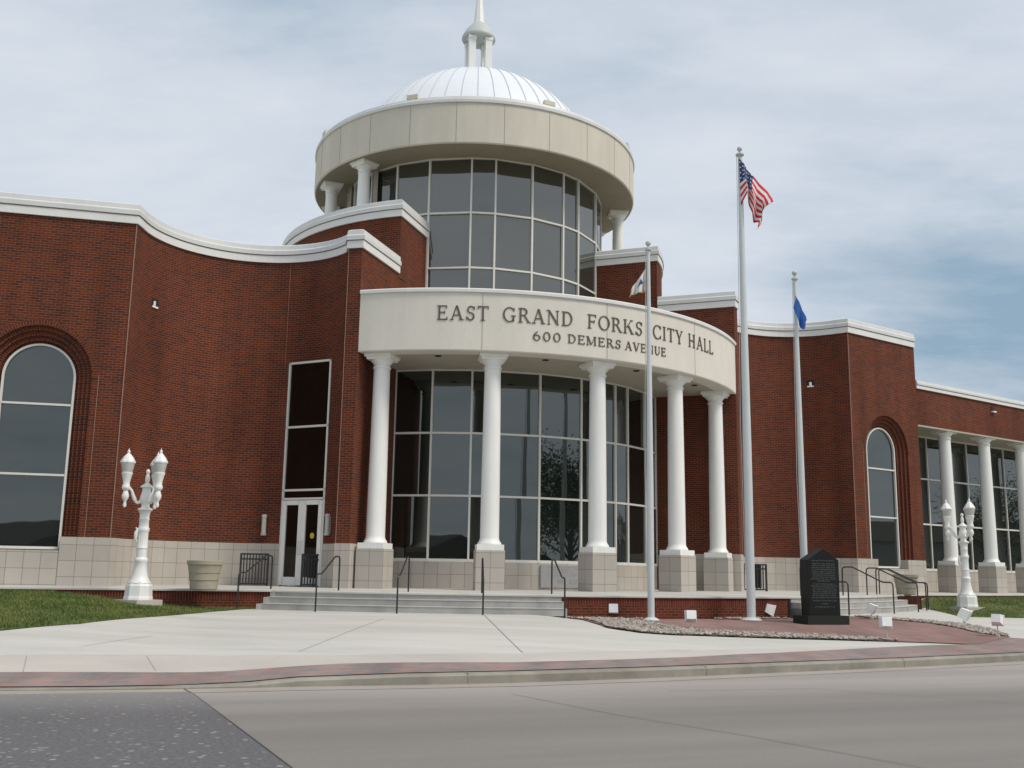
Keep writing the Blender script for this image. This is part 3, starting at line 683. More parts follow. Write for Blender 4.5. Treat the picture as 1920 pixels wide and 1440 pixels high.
# ------------------------------------------------------------------ serif capitals
T, t_ = .118, .058
def glyph(ch):
    q = []
    def R_(x0, y0, x1, y1): q.append([(x0, y0), (x1, y0), (x1, y1), (x0, y1)])
    def stem(x, w=T, y0=0, y1=1, s0=1, s1=1, sf=.085):
        R_(x, y0, x+w, y1)
        if s0: R_(x-sf, y0, x+w+sf, y0+.045)
        if s1: R_(x-sf, y1-.045, x+w+sf, y1)
    def L_(x0, y0, x1, y1, w):
        q.append([(x0-w/2, y0), (x0+w/2, y0), (x1+w/2, y1), (x1-w/2, y1)])
    def A_(cx, cy, rx, ry, a0, a1, n=14, thick=T, thin=t_):
        for i in range(n):
            a, b_ = radians(a0+(a1-a0)*i/n), radians(a0+(a1-a0)*(i+1)/n)
            w0 = thin+(thick-thin)*abs(cos(a)); w1 = thin+(thick-thin)*abs(cos(b_))
            q.append([(cx+rx*cos(a), cy+ry*sin(a)), (cx+rx*cos(b_), cy+ry*sin(b_)), (cx+(rx-w1)*cos(b_), cy+(ry-w1)*sin(b_)), (cx+(rx-w0)*cos(a), cy+(ry-w0)*sin(a))])
    w = .8
    if ch == 'E': stem(.1); R_(.2, .93, .68, 1); R_(.62, .80, .68, 1); R_(.2, 0, .72, .07); R_(.66, 0, .72, .2); R_(.2, .49, .55, .56); R_(.5, .42, .55, .63); w = .80
    elif ch == 'F': stem(.1); R_(.2, .93, .66, 1); R_(.60, .80, .66, 1); R_(.2, .47, .54, .54); R_(.49, .40, .54, .61); w = .74
    elif ch == 'L': stem(.1); R_(.2, 0, .66, .07); R_(.60, 0, .66, .2); w = .72
    elif ch == 'I': stem(.12); w = .40
    elif ch == 'T': stem(.33, s1=0); R_(.03, .93, .77, 1); R_(.03, .80, .08, 1); R_(.72, .80, .77, 1); w = .82
    elif ch == 'H': stem(.1); stem(.66); R_(.2, .47, .7, .54); w = .98
    elif ch == 'A': L_(.13, 0, .44, 1, t_+.01); L_(.78, 0, .45, 1, T+.02); R_(.24, .31, .64, .37); R_(.0, 0, .26, .045); R_(.62, 0, .94, .045); w = .96
    elif ch == 'V': L_(.44, 0, .13, 1, T+.02); L_(.46, 0, .77, 1, t_+.01); R_(-.02, .955, .28, 1); R_(.64, .955, .90, 1); w = .92
    elif ch == 'Y': R_(.38, 0, .38+T, .46); R_(.29, 0, .60, .045); L_(.44, .42, .13, 1, T); L_(.46, .42, .76, 1, t_+.01); R_(-.02, .955, .28, 1); R_(.63, .955, .88, 1); w = .90
    elif ch == 'N': stem(.12, t_, s0=1, s1=0); stem(.74, t_, s0=0, s1=1); L_(.80, 0, .13, 1, T+.03); R_(-.02, .955, .2, 1); w = .98
    elif ch == 'M': stem(.10, t_, s1=0); stem(.86, T); L_(.50, .05, .14, 1, T); L_(.52, .05, .90, 1, t_); R_(-.02, .955, .2, 1); w = 1.14
    elif ch == 'U': stem(.10, T, .3, 1, 0, 1); stem(.66, t_, .3, 1, 0, 1); A_(.415, .34, .315, .36, 180, 360); w = .88
    elif ch == 'D': stem(.1); A_(.36, .5, .44, .5, -90, 90); R_(.2, 0, .37, .07); R_(.2, .93, .37, 1); w = .92
    elif ch == 'O': A_(.46, .5, .45, .52, 0, 360, 24); w = .96
    elif ch == '0': A_(.34, .5, .31, .52, 0, 360, 20); w = .76
    elif ch == '6': A_(.36, .32, .31, .34, 0, 360, 20); A_(.62, .40, .56, .66, 110, 180, 8); w = .76
    elif ch == 'C': A_(.48, .5, .45, .52, 42, 318, 20); R_(.78, .72, .83, .98); R_(.78, .03, .83, .28); w = .92
    elif ch == 'G': A_(.48, .5, .45, .52, 42, 318, 20); R_(.78, .72, .83, .98); R_(.70, .03, .70+T, .42); R_(.60, .40, .93, .445); w = 1.0
    elif ch == 'S': A_(.36, .735, .26, .265, 20, 270, 12, .10); A_(.34, .27, .28, .285, -160, 90, 12, .12); R_(.57, .72, .62, .97); R_(.05, .03, .10, .27); w = .70
    elif ch == 'R': stem(.1); A_(.36, .735, .29, .265, -90, 90, 10); R_(.2, .93, .37, 1); R_(.2, .47, .37, .54); L_(.76, 0, .42, .5, T); R_(.62, 0, .90, .045); w = .88
    elif ch == 'K': stem(.1); L_(.26, .42, .70, 1, t_+.01); L_(.78, 0, .42, .58, T+.02); R_(.60, .955, .84, 1); R_(.62, 0, .94, .045); w = .92
    return q, w
def word(mb, text, a0, a1, z0, h, R):
    adv = []; x = 0
    for ch in text:
        q, w = glyph(ch); adv.append((q, x)); x += w+.10
    tot = x-.10; arcl = radians(a1-a0)*R; sx = arcl/tot
    k = 0
    for q, x0 in adv:
        for poly in q:
            k += 1; off = .018+.0008*(k % 9)
            pts = []
            for (px_, py_) in poly:
                ang = a0+math.degrees((x0+px_)*sx/R); pts.append((ang, z0+py_*h))
            fr_ = [W3(*PA(R+off, a), z) for a, z in pts]; bk = [W3(*PA(R-.003, a), z) for a, z in pts]
            mb.face(fr_)
            for i in range(4):
                j = (i+1) % 4; mb.face([bk[i], bk[j], fr_[j], fr_[i]])

def plaque_text():
    (x0, y0), (x1, y1) = PLQ; L_ = hypot(x1-x0, y1-y0); t = ((x1-x0)/L_, (y1-y0)/L_); nr = (t[1], -t[0]); mb = pq; pq.mi_cur = 1; rnd = random.Random(4)
    def Q(s_, z, o=.0275): return (x0+t[0]*s_+nr[0]*o, y0+t[1]*s_+nr[1]*o, z)
    def put(ch, s_, z, h, o):
        q, w = glyph(ch)
        for i, p_ in enumerate(q): mb.face([Q(s_+px_*h, z+py_*h, .0262+.0003*((i+o) % 5)) for px_, py_ in p_])
        return s_+(w+.1)*h
    for z, hw_ in ((.64, .52), (.56, .30), (.48, .36), (.40, .50)):
        s_ = L_/2-hw_
        while s_ < L_/2+hw_: s_ = put(rnd.choice('IEFLTNHI'), s_, z, .035, 0)+(.02 if rnd.random() < .2 else 0)
    s_ = L_/2-.15
    for ch in 'NII': s_ = put(ch, s_, .17, .14, 0)
    s_ += .1
    for ch in 'AD': s_ = put(ch, s_, .17, .14, 1)+.02
    mb.build('cornerstone_plaque', [M_PLAQ, M_PLTXT], HALL)
plaque_text()
# portico entablature
R_E = 9.75
b = MB()
arcE = Wp(arc_l(R_E, -43.0, 43.0, 2))
b.sweep(arcE, [(-.55, Z_SOF), (-.02, Z_SOF), (0, Z_SOF+.03), (0, Z_ENT-.115)])
b.sweep(arcE, [(0, Z_ENT-.115), (-.1, Z_ENT-.10)])
for a in (-22.2, -.3, 21.2):
    x, y = W(*PA(R_E+.001, a)); b.box((x, y, (Z_SOF+Z_ENT)/2-.05), (.011, .012, Z_ENT-Z_SOF-.16), TH+radians(a), mi=1)
# end faces
for a in (-43, 43):
    p0, p1 = W(*PA(R_E, a)), W(*PA(R_E-.6, a)); b.face([(p0[0], p0[1], Z_SOF), (p1[0], p1[1], Z_SOF), (p1[0], p1[1], Z_ENT), (p0[0], p0[1], Z_ENT)])
ent = b.build('entablature', [M_PRECAST, M_JOINT], HALL, smooth=True)
b = MB(); b.sweep(arcE, [(-.02, Z_ENT-.115), (.05, Z_ENT-.112), (.055, Z_ENT-.03), (.03, Z_ENT), (-.4, Z_ENT+.01), (-.4, Z_ENT-.3)]); b.build('entablature_cap', M_COPLO, ent)
b = MB(); b.sweep(Wp(arc_l(6.9, -43, 43, 3)), [(0, Z_SOF+.006), (2.32, Z_SOF+.006)]); sof = b.build('portico_soffit', M_STUCCO, HALL)
b = MB(); b.sweep(Wp(arc_l(4.7, -43, 43, 3)), [(0, Z_ENT-.12), (4.8, Z_ENT-.12)]); b.build('portico_roof', M_STUCCO, HALL)
for a in (-30, -10, 10, 30):
    x, y = W(*PA(8.95, a)); b = MB(); b.lathe((x, y, Z_SOF-.012), [(.10, 0), (.10, .015)], 16); b.build('downlight', M_DARK, sof)
b = MB()
for wd_, a0, a1 in (('EAST', -29.7, -21.1), ('GRAND', -18.9, -6.6), ('FORKS', -4.1, 7.2), ('CITY', 9.5, 17.5), ('HALL', 19.1, 28.15)): word(b, wd_, a0, a1, 7.405, .415, R_E)
for wd_, a0, a1 in (('600', -13.85, -8.75), ('DEMERS', -7.7, 2.5), ('AVENUE', 3.3, 12.8)): word(b, wd_, a0, a1, 6.915, .255, R_E)
b.build('lettering', M_LETTER, ent)

# second drum of brick behind the piers
b = MB()
for side in (-1, 1):
    pts = arc_l(7.08, side*43, side*180, 4); pts = pts if side > 0 else pts[::-1]
    b.sweep(Wp(pts), [(0, 7), (0, Z_P2)])
b.build('drum_wall', M_BRICK, HALL)
b = MB()
ring = arc_l(7.08, 43, 317, 4)
path = [PA(4.78, 43)]+ring+[PA(4.78, 317)]
b.sweep(Wp(path), coping_prof(Z_P2), mis=CMI); b.build('drum_coping', [M_COPING, M_COPLO, M_JOINT], HALL)
b = MB(); b.sweep(Wp(arc_l(4.7, 43, 317, 5)), [(0, 11.6), (2.3, 11.6)]); b.build('drum_roof', M_STUCCO, HALL)
# columns carrying the ring
dc = None
for k, a in enumerate((-94, -67.5, 67.5, 94, 121, -121, 148, -148)):
    x, y = W(*PA(5.55, a))
    if dc is None:
        dc = MB(); dc.lathe((0, 0, 0), [(.22, 0), (.215, 1.3), (.20, 2.30), (.225, 2.31), (.225, 2.35), (.20, 2.36), (.20, 2.40), (.25, 2.46), (.30, 2.52)], 24)
        dc.box((0, 0, 2.56), (.62, .62, .08)); dc.box((0, 0, 2.635), (.72, .72, .07)); d0 = o = dc.build('drum_column', M_WHITE, HALL, smooth=True, inv=False)
        o.matrix_parent_inverse = Matrix.Translation((-OX, -OY, 0))
    else:
        o = d0.copy(); COL.objects.link(o)
    o.location = (x, y, 11.6); o.rotation_euler = (0, 0, TH+radians(a))

# ring canopy
R_R = 6.06; b = MB()
ringp = Wp(arc_l(R_R, -180, 180, 2.5))[:-1]
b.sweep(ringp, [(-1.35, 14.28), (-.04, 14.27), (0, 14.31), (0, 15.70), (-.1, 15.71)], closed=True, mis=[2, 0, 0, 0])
for a in range(-180, 180, 15):
    x, y = W(*PA(R_R+.001, a-.2)); b.box((x, y, 15.0), (.012, .012, 1.38), TH+radians(a), mi=1)
    p0, p1 = W(*PA(4.85, a-.2)), W(*PA(R_R-.02, a-.2)); b.obox((p0[0], p0[1], 14.276), (p1[0], p1[1], 14.270), .014, .008, mi=1)
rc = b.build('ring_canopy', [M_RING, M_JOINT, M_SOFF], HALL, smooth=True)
b = MB(); b.sweep(ringp, [(-.03, 15.695), (.045, 15.70), (.05, 15.80), (.02, 15.83), (.0, 15.91), (-.06, 15.95), (-1.6, 15.96)], closed=True); b.build('ring_cap', M_COPING, rc, smooth=True)
for a in range(-180, 180, 45):
    x, y = W(*PA(R_R-.10, a)); b = MB(); b.box((x, y, 16.02), (.40, .16, .15), TH+radians(a)); b.box((x, y, 15.96), (.10, .12, .06), TH+radians(a)); b.build('roof_floodlight', M_RLITE, HALL)
# dome
b = MB(); CZ, RD = 14.5, 4.97
prof = []
for k in range(25):
    a = radians(16+ (90-16)*k/24); prof.append((RD*cos(a)+.0001, CZ+RD*sin(a)))
b.lathe((OX, OY, 0), prof, 96, cap=False)
dome = b.build('dome', M_DOME, HALL, smooth=True)
b = MB()
for k in range(48):
    ph = 2*pi*(k+.35)/48
    pts = []
    for j in range(0, 25):
        a = radians(16+(84-16)*j/24); pts.append((OX+(RD+.005)*cos(a)*cos(ph), OY+(RD+.005)*cos(a)*sin(ph), CZ+(RD+.005)*sin(a)))
    b.tube(pts, .017, 4)
b.build('standing_seam', M_SEAM, dome)
b = MB(); b.lathe((OX, OY, 0), [(.95, 19.30), (.92, 19.42), (.80, 19.50), (.80, 19.56)], 40); b.build('dome_collar', M_CAPM, dome, smooth=True)
# cupola
cp = MB(); cp.lathe((OX, OY, 0), [(.655, 21.20), (.67, 21.23), (.67, 21.30), (.64, 21.36), (.56, 21.52), (.44, 21.70), (.32, 21.84), (.24, 21.93)], 40)
cup = cp.build('cupola_roof', M_CAPM, HALL, smooth=True)
for k in range(4):
    a = -TH*0+radians(14)+k*pi/2; x, y = OX+.46*cos(a+pi/4), OY+.46*sin(a+pi/4)
    b = MB(); b.box((x, y, 20.37), (.26, .26, 1.66), a); b.box((x, y, 21.12), (.31, .31, .12), a); b.box((x, y, 19.62), (.31, .31, .14), a); b.build('cupola_post', M_WHITE, HALL)
b = MB(); b.lathe((OX, OY, 0), [(.235, 21.92), (.225, 21.96), (.215, 21.97), (.02, 24.2), (.0, 24.25)], 8, rz=.2); b.build('spire', M_WHITE, HALL)

# main roof and back walls so the building is solid from the side
b = MB()
rfp = [W(-16.9, 4.9), W(-12.7, 5.7), W(-12.0, 4.2), W(-9.8, 3.5), W(-7.6, 4.2), W(-6.4, 6.6), W(-4.7, 5.1), W(-3.2, 3.3), W(3.2, 3.3), W(4.7, 5.1), W(6.4, 6.6), W(7.6, 4.2), W(9.8, 3.5), W(12.0, 4.2), W(12.7, 5.7), W(16.8, 5.1), W(18, -14), W(-18, -14)]
b.face([(x, y, 9.5) for x, y in rfp]); b.build('main_roof', M_STUCCO, HALL)
b = MB(); b.sweep([W(16.5, 2), W(18, -14), W(-18, -14), W(-16.5, 2)], [(0, 0), (0, 9.6)]); b.build('rear_wall', M_BRICK, HALL)

# ------------------------------------------------------------------ GROUND
def clip(poly, x0, y0, x1, y1):
    def cl(p, f, inter):
        r = []
        for i in range(len(p)):
            a, b_ = p[i-1], p[i]
            if f(b_):
                if not f(a): r.append(inter(a, b_))
                r.append(b_)
            elif f(a): r.append(inter(a, b_))
        return r
    def ix(v):
        return lambda a, b_: (v, a[1]+(b_[1]-a[1])*(v-a[0])/(b_[0]-a[0]))
    def iy(v):
        return lambda a, b_: (a[0]+(b_[0]-a[0])*(v-a[1])/(b_[1]-a[1]), v)
    for f, it in ((lambda p: p[0] >= x0, ix(x0)), (lambda p: p[0] <= x1, ix(x1)), (lambda p: p[1] >= y0, iy(y0)), (lambda p: p[1] <= y1, iy(y1))):
        poly = cl(poly, f, it)
        if len(poly) < 3: return []
    return poly
def sheet(name, poly, dz, mat, cell=.5, hf=None, kind='structure', label=None, skirt=0):
    hf = hf or heights
    xs = [p[0] for p in poly]; ys = [p[1] for p in poly]
    mb = MB(); polys = []
    x = math.floor(min(xs)/cell)*cell
    while x < max(xs):
        col = clip(poly, x, min(ys)-1, x+cell, max(ys)+1)
        if len(col) >= 3:
            cy = [p[1] for p in col]; y = math.floor(min(cy)/cell)*cell
            while y < max(cy):
                c = clip(col, x, y, x+cell, y+cell)
                if len(c) >= 3:
                    ar = sum(c[i-1][0]*c[i][1]-c[i][0]*c[i-1][1] for i in range(len(c)))/2
                    if abs(ar) > 1e-5: polys.append(c if ar > 0 else c[::-1])
                y += cell
        x += cell
    allp = [p for c in polys for p in c]; hz = hf(allp)+dz; k = 0
    idx = {}
    for c in polys:
        f = []
        for p in c:
            key = (round(p[0], 4), round(p[1], 4))
            if key not in idx: idx[key] = len(mb.v); mb.v.append((p[0], p[1], float(hz[k])))
            if not f or f[-1] != idx[key]: f.append(idx[key])
            k += 1
        if f[0] == f[-1]: f = f[:-1]
        if len(set(f)) >= 3: mb.f.append(tuple(f)); mb.uv.append([(0, 0)]*len(f)); mb.mi.append(0)
    o = mb.build(name, mat); o['kind'] = kind
    if label: o['label'] = label
    return o
def flat(name, poly, z, mat, kind='structure'):
    mb = MB(); a = sum(poly[i-1][0]*poly[i][1]-poly[i][0]*poly[i-1][1] for i in range(len(poly)))
    mb.face([(p[0], p[1], z) for p in (poly if a > 0 else poly[::-1])]); o = mb.build(name, mat); o['kind'] = kind; return o

flat('ground', [(-400, -400), (400, -400), (400, 500), (-400, 500)], -1.22, M_LAWN)
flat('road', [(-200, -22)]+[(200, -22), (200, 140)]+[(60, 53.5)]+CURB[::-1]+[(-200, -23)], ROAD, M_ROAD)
# gutter strip along the kerb
def offs(path, d):
    P = [Vector(p) for p in path]; r = []
    for i in range(len(P)):
        t = (P[min(i+1, len(P)-1)]-P[max(i-1, 0)]).normalized(); r.append((P[i].x+t.y*d, P[i].y-t.x*d))
    return r
g = MB(); gi, go_ = offs(CURB, .0), offs(CURB, .42)
for i in range(len(CURB)-1):
    g.face([(*go_[i], ROAD+.004), (*go_[i+1], ROAD+.004), (*gi[i+1], ROAD+.006), (*gi[i], ROAD+.006)])
o = g.build('gutter', M_GUTT); o['kind'] = 'structure'
# the kerb itself, height varies (dropped at the crossing)
g = MB(); ca, cb_, cc_ = offs(CURB, 0), offs(CURB, -.05), offs(CURB, -.20)
for i in range(len(CURB)-1):
    z0, z1 = ROAD+CURBH[i]+.006, ROAD+CURBH[i+1]+.006
    g.face([(*ca[i], ROAD), (*ca[i+1], ROAD), (*ca[i+1], z1-.03 if z1 > ROAD+.05 else z1-.004), (*ca[i], z0-.03 if z0 > ROAD+.05 else z0-.004)])
    g.face([(*ca[i], z0-.03 if z0 > ROAD+.05 else z0-.004), (*ca[i+1], z1-.03 if z1 > ROAD+.05 else z1-.004), (*cb_[i+1], z1), (*cb_[i], z0)])
    g.face([(*cb_[i], z0), (*cb_[i+1], z1), (*cc_[i+1], z1+.002), (*cc_[i], z0+.002)])
    g.face([(*cc_[i], z0+.002), (*cc_[i+1], z1+.002), (*cc_[i+1], z1-.2), (*cc_[i], z0-.2)])
kerb = g.build('kerb', M_CURB, smooth=True); kerb['kind'] = 'structure'
# crossing of dark paving set into the road
cross = [atz(px, py, ROAD) for px, py in ((-700, 1312), (0, 1303), (200, 1300), (355, 1298), (450, 1368), (545, 1440), (700, 1556), (1000, 1800), (600, 2600), (-2600, 2600))]
flat('crosswalk_paving', cross, ROAD+.008, M_CROSS)
# joints in the road
def strip(name, pts, w, zf, mat, kind='structure'):
    mb = MB(); P = [Vector(p) for p in pts]
    for i in range(len(P)-1):
        a, b_ = P[i], P[i+1]; t = (b_-a).normalized(); n_ = Vector((t.y, -t.x))*w/2; m_ = max(1, int((b_-a).length/.5))
        for k in range(m_):
            p, q = a+(b_-a)*k/m_, a+(b_-a)*(k+1)/m_
            zp, zq = zf(p), zf(q); mb.face([(*(p+n_), zp), (*(q+n_), zq), (*(q-n_), zq), (*(p-n_), zp)])
    o = mb.build(name, mat); o['kind'] = kind; return o
M_SEAL = plain('asphalt_joint_filler', (.085, .075, .07), .7, .2, 8)
rz_ = lambda p: ROAD+.009
strip('road_joint', [atz(*p, ROAD) for p in ((960, 1302), (1150, 1340), (1410, 1382), (1710, 1437), (2100, 1510))], .010, rz_, M_SEAL)
strip('road_joint', [atz(*p, ROAD) for p in ((1250, 1296), (1530, 1292), (1920, 1322), (2300, 1352))], .009, rz_, M_SEAL)
strip('road_joint', [atz(*p, ROAD) for p in ((345, 1293), (362, 1302), (450, 1368), (545, 1440), (700, 1556))], .014, lambda p: ROAD+.012, M_SEAL)
# plaza
plaza = offs(CURB, -.19)+[W(40, 0), W(-40, 0)]
sheet('plaza', plaza, 0, M_CONC, .5)
# sidewalk band in front of the plaza, slightly browner concrete
Gp = lambda l: [G(*p) for p in l]
def behind(d, i0, i1): return offs(CURB, -d)[i0:i1]
kerb_in = offs(CURB, -.195)
pv_back = [(-40, 7.0+1.6), (-14, 13.3)]+Gp([(0, 1262), (190, 1262), (375, 1262), (500, 1255), (640, 1246), (960, 1243.5), (1160, 1238), (1300, 1233), (1480, 1224), (1740, 1211)])
pv_right = Gp([(1830, 1210)])
walk_back = [(-40, 10.2), (-14, 15.0)]+Gp([(0, 1230), (320, 1230), (640, 1230), (960, 1227), (1160, 1224), (1300, 1220), (1480, 1216), (1640, 1213), (1740, 1211.5)])
sheet('sidewalk', pv_back+walk_back[::-1], .007, M_WALK, .5)
# brick circle around the monument + paver strip along the kerb
circ_near = Gp([(1740, 1211), (1825, 1208)])
sheet('paver_strip', kerb_in[:-2]+[G(1990, 1196), G(1920, 1198.5), G(1880, 1195.5), G(1830, 1209)]+pv_back[::-1], .014, M_PAVE2, .5)
ring_edge_near = [(1066, 1156), (1110, 1168), (1140, 1178), (1200, 1187), (1290, 1192), (1400, 1196), (1480, 1198.5), (1640, 1203), (1740, 1206), (1830, 1209.5)]
ring_edge_far = [(1895, 1196), (1872, 1186), (1840, 1178), (1800, 1172), (1740, 1166), (1690, 1162), (1640, 1159), (1590, 1156.5)]
foot_mid = [W(*PS(R_EDGE-.05, a)) for a in np.arange(9.5, -17, -2)]
bp = Gp(ring_edge_near)+Gp(ring_edge_far)+foot_mid
sheet('brick_circle', bp, .020, M_PAVE, .4)
# gravel beds: left crescent, thin near edge, right crescent
near_in = [(1480, 1191.5), (1400, 1188), (1296, 1183), (1240, 1174), (1200, 1166), (1150, 1162)]
gr1 = Gp([(1090, 1161), (1140, 1178), (1200, 1187), (1290, 1192), (1400, 1196), (1480, 1198.5), (1640, 1203), (1690, 1203.5), (1640, 1198.5), (1560, 1194.5)]+near_in+[(1110, 1158)])
gr2 = Gp([(1600, 1157), (1640, 1159), (1690, 1162), (1740, 1166), (1800, 1172), (1840, 1178), (1872, 1186), (1893, 1195), (1870, 1194), (1830, 1188), (1790, 1178), (1740, 1170), (1690, 1165.5), (1640, 1161.5)])
gr3 = [W(*PS(R_EDGE+.03, a)) for a in np.arange(-16, -8, 1)]+[W(*PS(R_EDGE+.28, a)) for a in np.arange(-8, -16.1, -1)]
gr4 = [W(*PS(R_EDGE+.03, a)) for a in np.arange(-1, 8, 1)]+[W(*PS(R_EDGE+.28, a)) for a in np.arange(8, -1.1, -1)]
beds = [gr1, gr2, gr3, gr4]
def stones():
    mb = MB()
    for bed in beds:
        xs = [p[0] for p in bed]; ys = [p[1] for p in bed]
        A_ = abs(sum(bed[i-1][0]*bed[i][1]-bed[i][0]*bed[i-1][1] for i in range(len(bed)))/2)
        n = int(A_*240); pts = []
        while len(pts) < n:
            c = np.array([[random.uniform(min(xs)-.05, max(xs)+.05), random.uniform(min(ys)-.05, max(ys)+.05)] for _ in range(2000)])
            c = c[inside(c, bed)]; pts += [tuple(p) for p in c]
        pts = pts[:n]; hz = heights(pts)
        for (x, y), z in zip(pts, hz):
            r = random.uniform(.025, .06); a = random.random()*6.3; e_ = random.uniform(.6, 1)
            ex = Vector((cos(a), sin(a), random.uniform(-.2, .2)))*r; ey = Vector((-sin(a), cos(a), random.uniform(-.2, .2)))*r*e_; ez = Vector((0, 0, r*random.uniform(.4, .75)))
            c = Vector((x, y, z+.03+r*.35)); i = len(mb.v)
            P = [c+ex, c+ey, c-ex, c-ey, c+ez, c-ez]+[c+(ex+ey)*.68, c+(ey-ex)*.68, c-(ex+ey)*.68, c+(ex-ey)*.68]
            mb.v += [tuple(p) for p in P]
            rg = [0, 6, 1, 7, 2, 8, 3, 9]
            for k in range(8):
                p, q = rg[k], rg[(k+1) % 8]; mb.f += [(i+p, i+q, i+4), (i+q, i+p, i+5)]; mb.uv += [[(0, 0)]*3]*2; mb.mi += [0, 0]
    return mb
for i, bed in enumerate(beds): sheet('gravel_bed', bed, .027, M_SOIL, .4)
st = stones().build('gravel', M_STONE); tag(st, 'loose river gravel edging the brick paving circle', 'gravel', kind='stuff')
# plaza joints (saw cuts)
pj = lambda p: hgt(p.x, p.y)+.010
M_CUT = plain('saw_cut', (.33, .31, .275), .9, .1, 8)
strip('plaza_joint', Gp([(908, 1154), (935, 1180), (980, 1224)]), .014, pj, M_CUT)
strip('plaza_joint', Gp([(720, 1160), (560, 1222)]), .011, pj, M_CUT)
strip('plaza_joint', Gp([(290, 1192), (155, 1212)]), .014, pj, M_CUT)
strip('plaza_joint', Gp([(0, 1230), (320, 1230), (640, 1230), (960, 1227)]), .014, pj, M_CUT)
strip('plaza_joint', Gp([(50, 1231), (43, 1261)]), .012, pj, M_CUT)
strip('plaza_joint', Gp([(275, 1231), (292, 1259)]), .012, pj, M_CUT)
strip('plaza_joint', Gp([(980, 1224.5), (1160, 1222.5), (1300, 1219)]), .014, pj, M_CUT)
for p0, p1 in (((886, 1266), (890, 1287)), ((1322, 1250), (1328, 1268)), ((1690, 1236), (1695, 1250))):
    a = atz(*p0, ROAD+.14); mb = MB(); 
    dd, _, bi = _segd(np.array([a]), CURB); i = int(bi[0]); t = Vector(CURB[i+1])-Vector(CURB[i]); t.normalize(); f_ = bi[0]-i
    q = Vector(CURB[i])+(Vector(CURB[i+1])-Vector(CURB[i]))*f_; nrm = Vector((t.y, -t.x))
    mb.obox((*(q+nrm*.004), ROAD+.01), (*(q+nrm*.004), ROAD+.115), .014, .012, upv=(nrm.x, nrm.y, 0)); mb.obox((*(q-nrm*.0), ROAD+.148), (*(q-nrm*.2), ROAD+.149), .014, .006)
    o = mb.build('kerb_joint', M_CUT); o['kind'] = 'structure'
# terrace slab, its edge, brick plinth and stairs
terrace = EDGE+[W(40, -4), W(20, 1.5), W(14, 3), W(9.8, 3), W(4, 3), W(-4, 3), W(-9.8, 3), W(-14, 3), W(-20, 1.5), W(-40, -4)]
sheet('terrace', terrace, 0, M_CONC, .6, hf=terr)
b = MB(); b.sweep(EDGE, [(-.3, -.092), (.03, -.092), (.03, -.054), (.018, -.044), (-.1, -.0435)]); o = b.build('terrace_edge', M_CONC); o['kind'] = 'structure'
b = MB(); ep = edge_path(R_EDGE-.03, 1)
i_l = min(range(len(ep)), key=lambda i: abs(ep[i][0]-PS(R_EDGE, -43)[0])+abs(ep[i][1]-PS(R_EDGE, -43)[1]))
left = [(-24, 5.0), (-17, 6.5), (-13.5, 7.2), (-10.5, 7.70), PS(R_EDGE-.03, -43)]
mid = [PS(R_EDGE-.02, a) for a in np.arange(-16.2, 9.1, 1)]
right = [PS(R_EDGE-.02, 41.5), (13.1, 7.93), (14, 7.62), (17, 6.97), (20, 6.47), (26, 5.4)]
for seg in (left, mid, right):
    b.sweep(Wp(seg), [(0, -.295), (0, -.088)], mi=1)
    b.sweep(Wp(seg), [(-.004, -1.0), (-.004, -.295)], mi=0)
# shift soldier uv so one course fills the band
o = b.build('terrace_plinth', [M_BRICK, M_SOLD]); o['kind'] = 'structure'
def stair(a0, a1):
    b = MB(); n_ = 3
    zt = [-.045, -.198, -.352, -.505]; rr_ = [R_EDGE, R_EDGE+.325, R_EDGE+.65]
    for k in range(3):
        p = Wp([PS(rr_[k], a) for a in np.arange(a0, a1+.01, .75)])
        # riser (weathered) + tread nosing
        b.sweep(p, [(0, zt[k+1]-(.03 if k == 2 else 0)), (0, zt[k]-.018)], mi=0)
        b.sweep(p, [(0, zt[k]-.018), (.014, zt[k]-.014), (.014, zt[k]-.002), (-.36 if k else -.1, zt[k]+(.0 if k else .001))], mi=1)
    for aa in (a0, a1):                                           # closed ends of the steps
        for k in range(3):
            q0, q1 = W(*PS(R_EDGE-.2, aa)), W(*PS(rr_[k]-.002, aa))
            b.obox((q0[0], q0[1], (zt[k]-1.0)/2-.004), (q1[0], q1[1], (zt[k]-1.0)/2-.004), .03, abs(-1.0-zt[k]), mi=0)
    for aa, s_ in (((a0, -1),) if a0 < -20 else ((a1, 1),)):      # cheeks at the outer ends
        for k in range(3):
            q0, q1 = W(*PS(rr_[k]-.4, aa+s_*.25)), W(*PS(rr_[k]+.02, aa+s_*.25))
            b.obox((q0[0], q0[1], (zt[k]-1.0)/2-.02), (q1[0], q1[1], (zt[k]-1.0)/2-.02), .14, abs(-1.0-zt[k]), mi=1)
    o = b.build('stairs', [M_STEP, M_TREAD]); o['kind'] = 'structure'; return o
stair(-42.6, -16.3); stair(9.3, 41.0)
b = MB(); q0, q1 = W(*PS(R_EDGE-.6, 41.75)), W(*PS(R_FOOT+.12, 41.75)); b.obox((q0[0], q0[1], -.6), (q1[0], q1[1], -.6), .2, .98); o = b.build('stair_cheek_wall', M_BRICK); o['kind'] = 'structure'

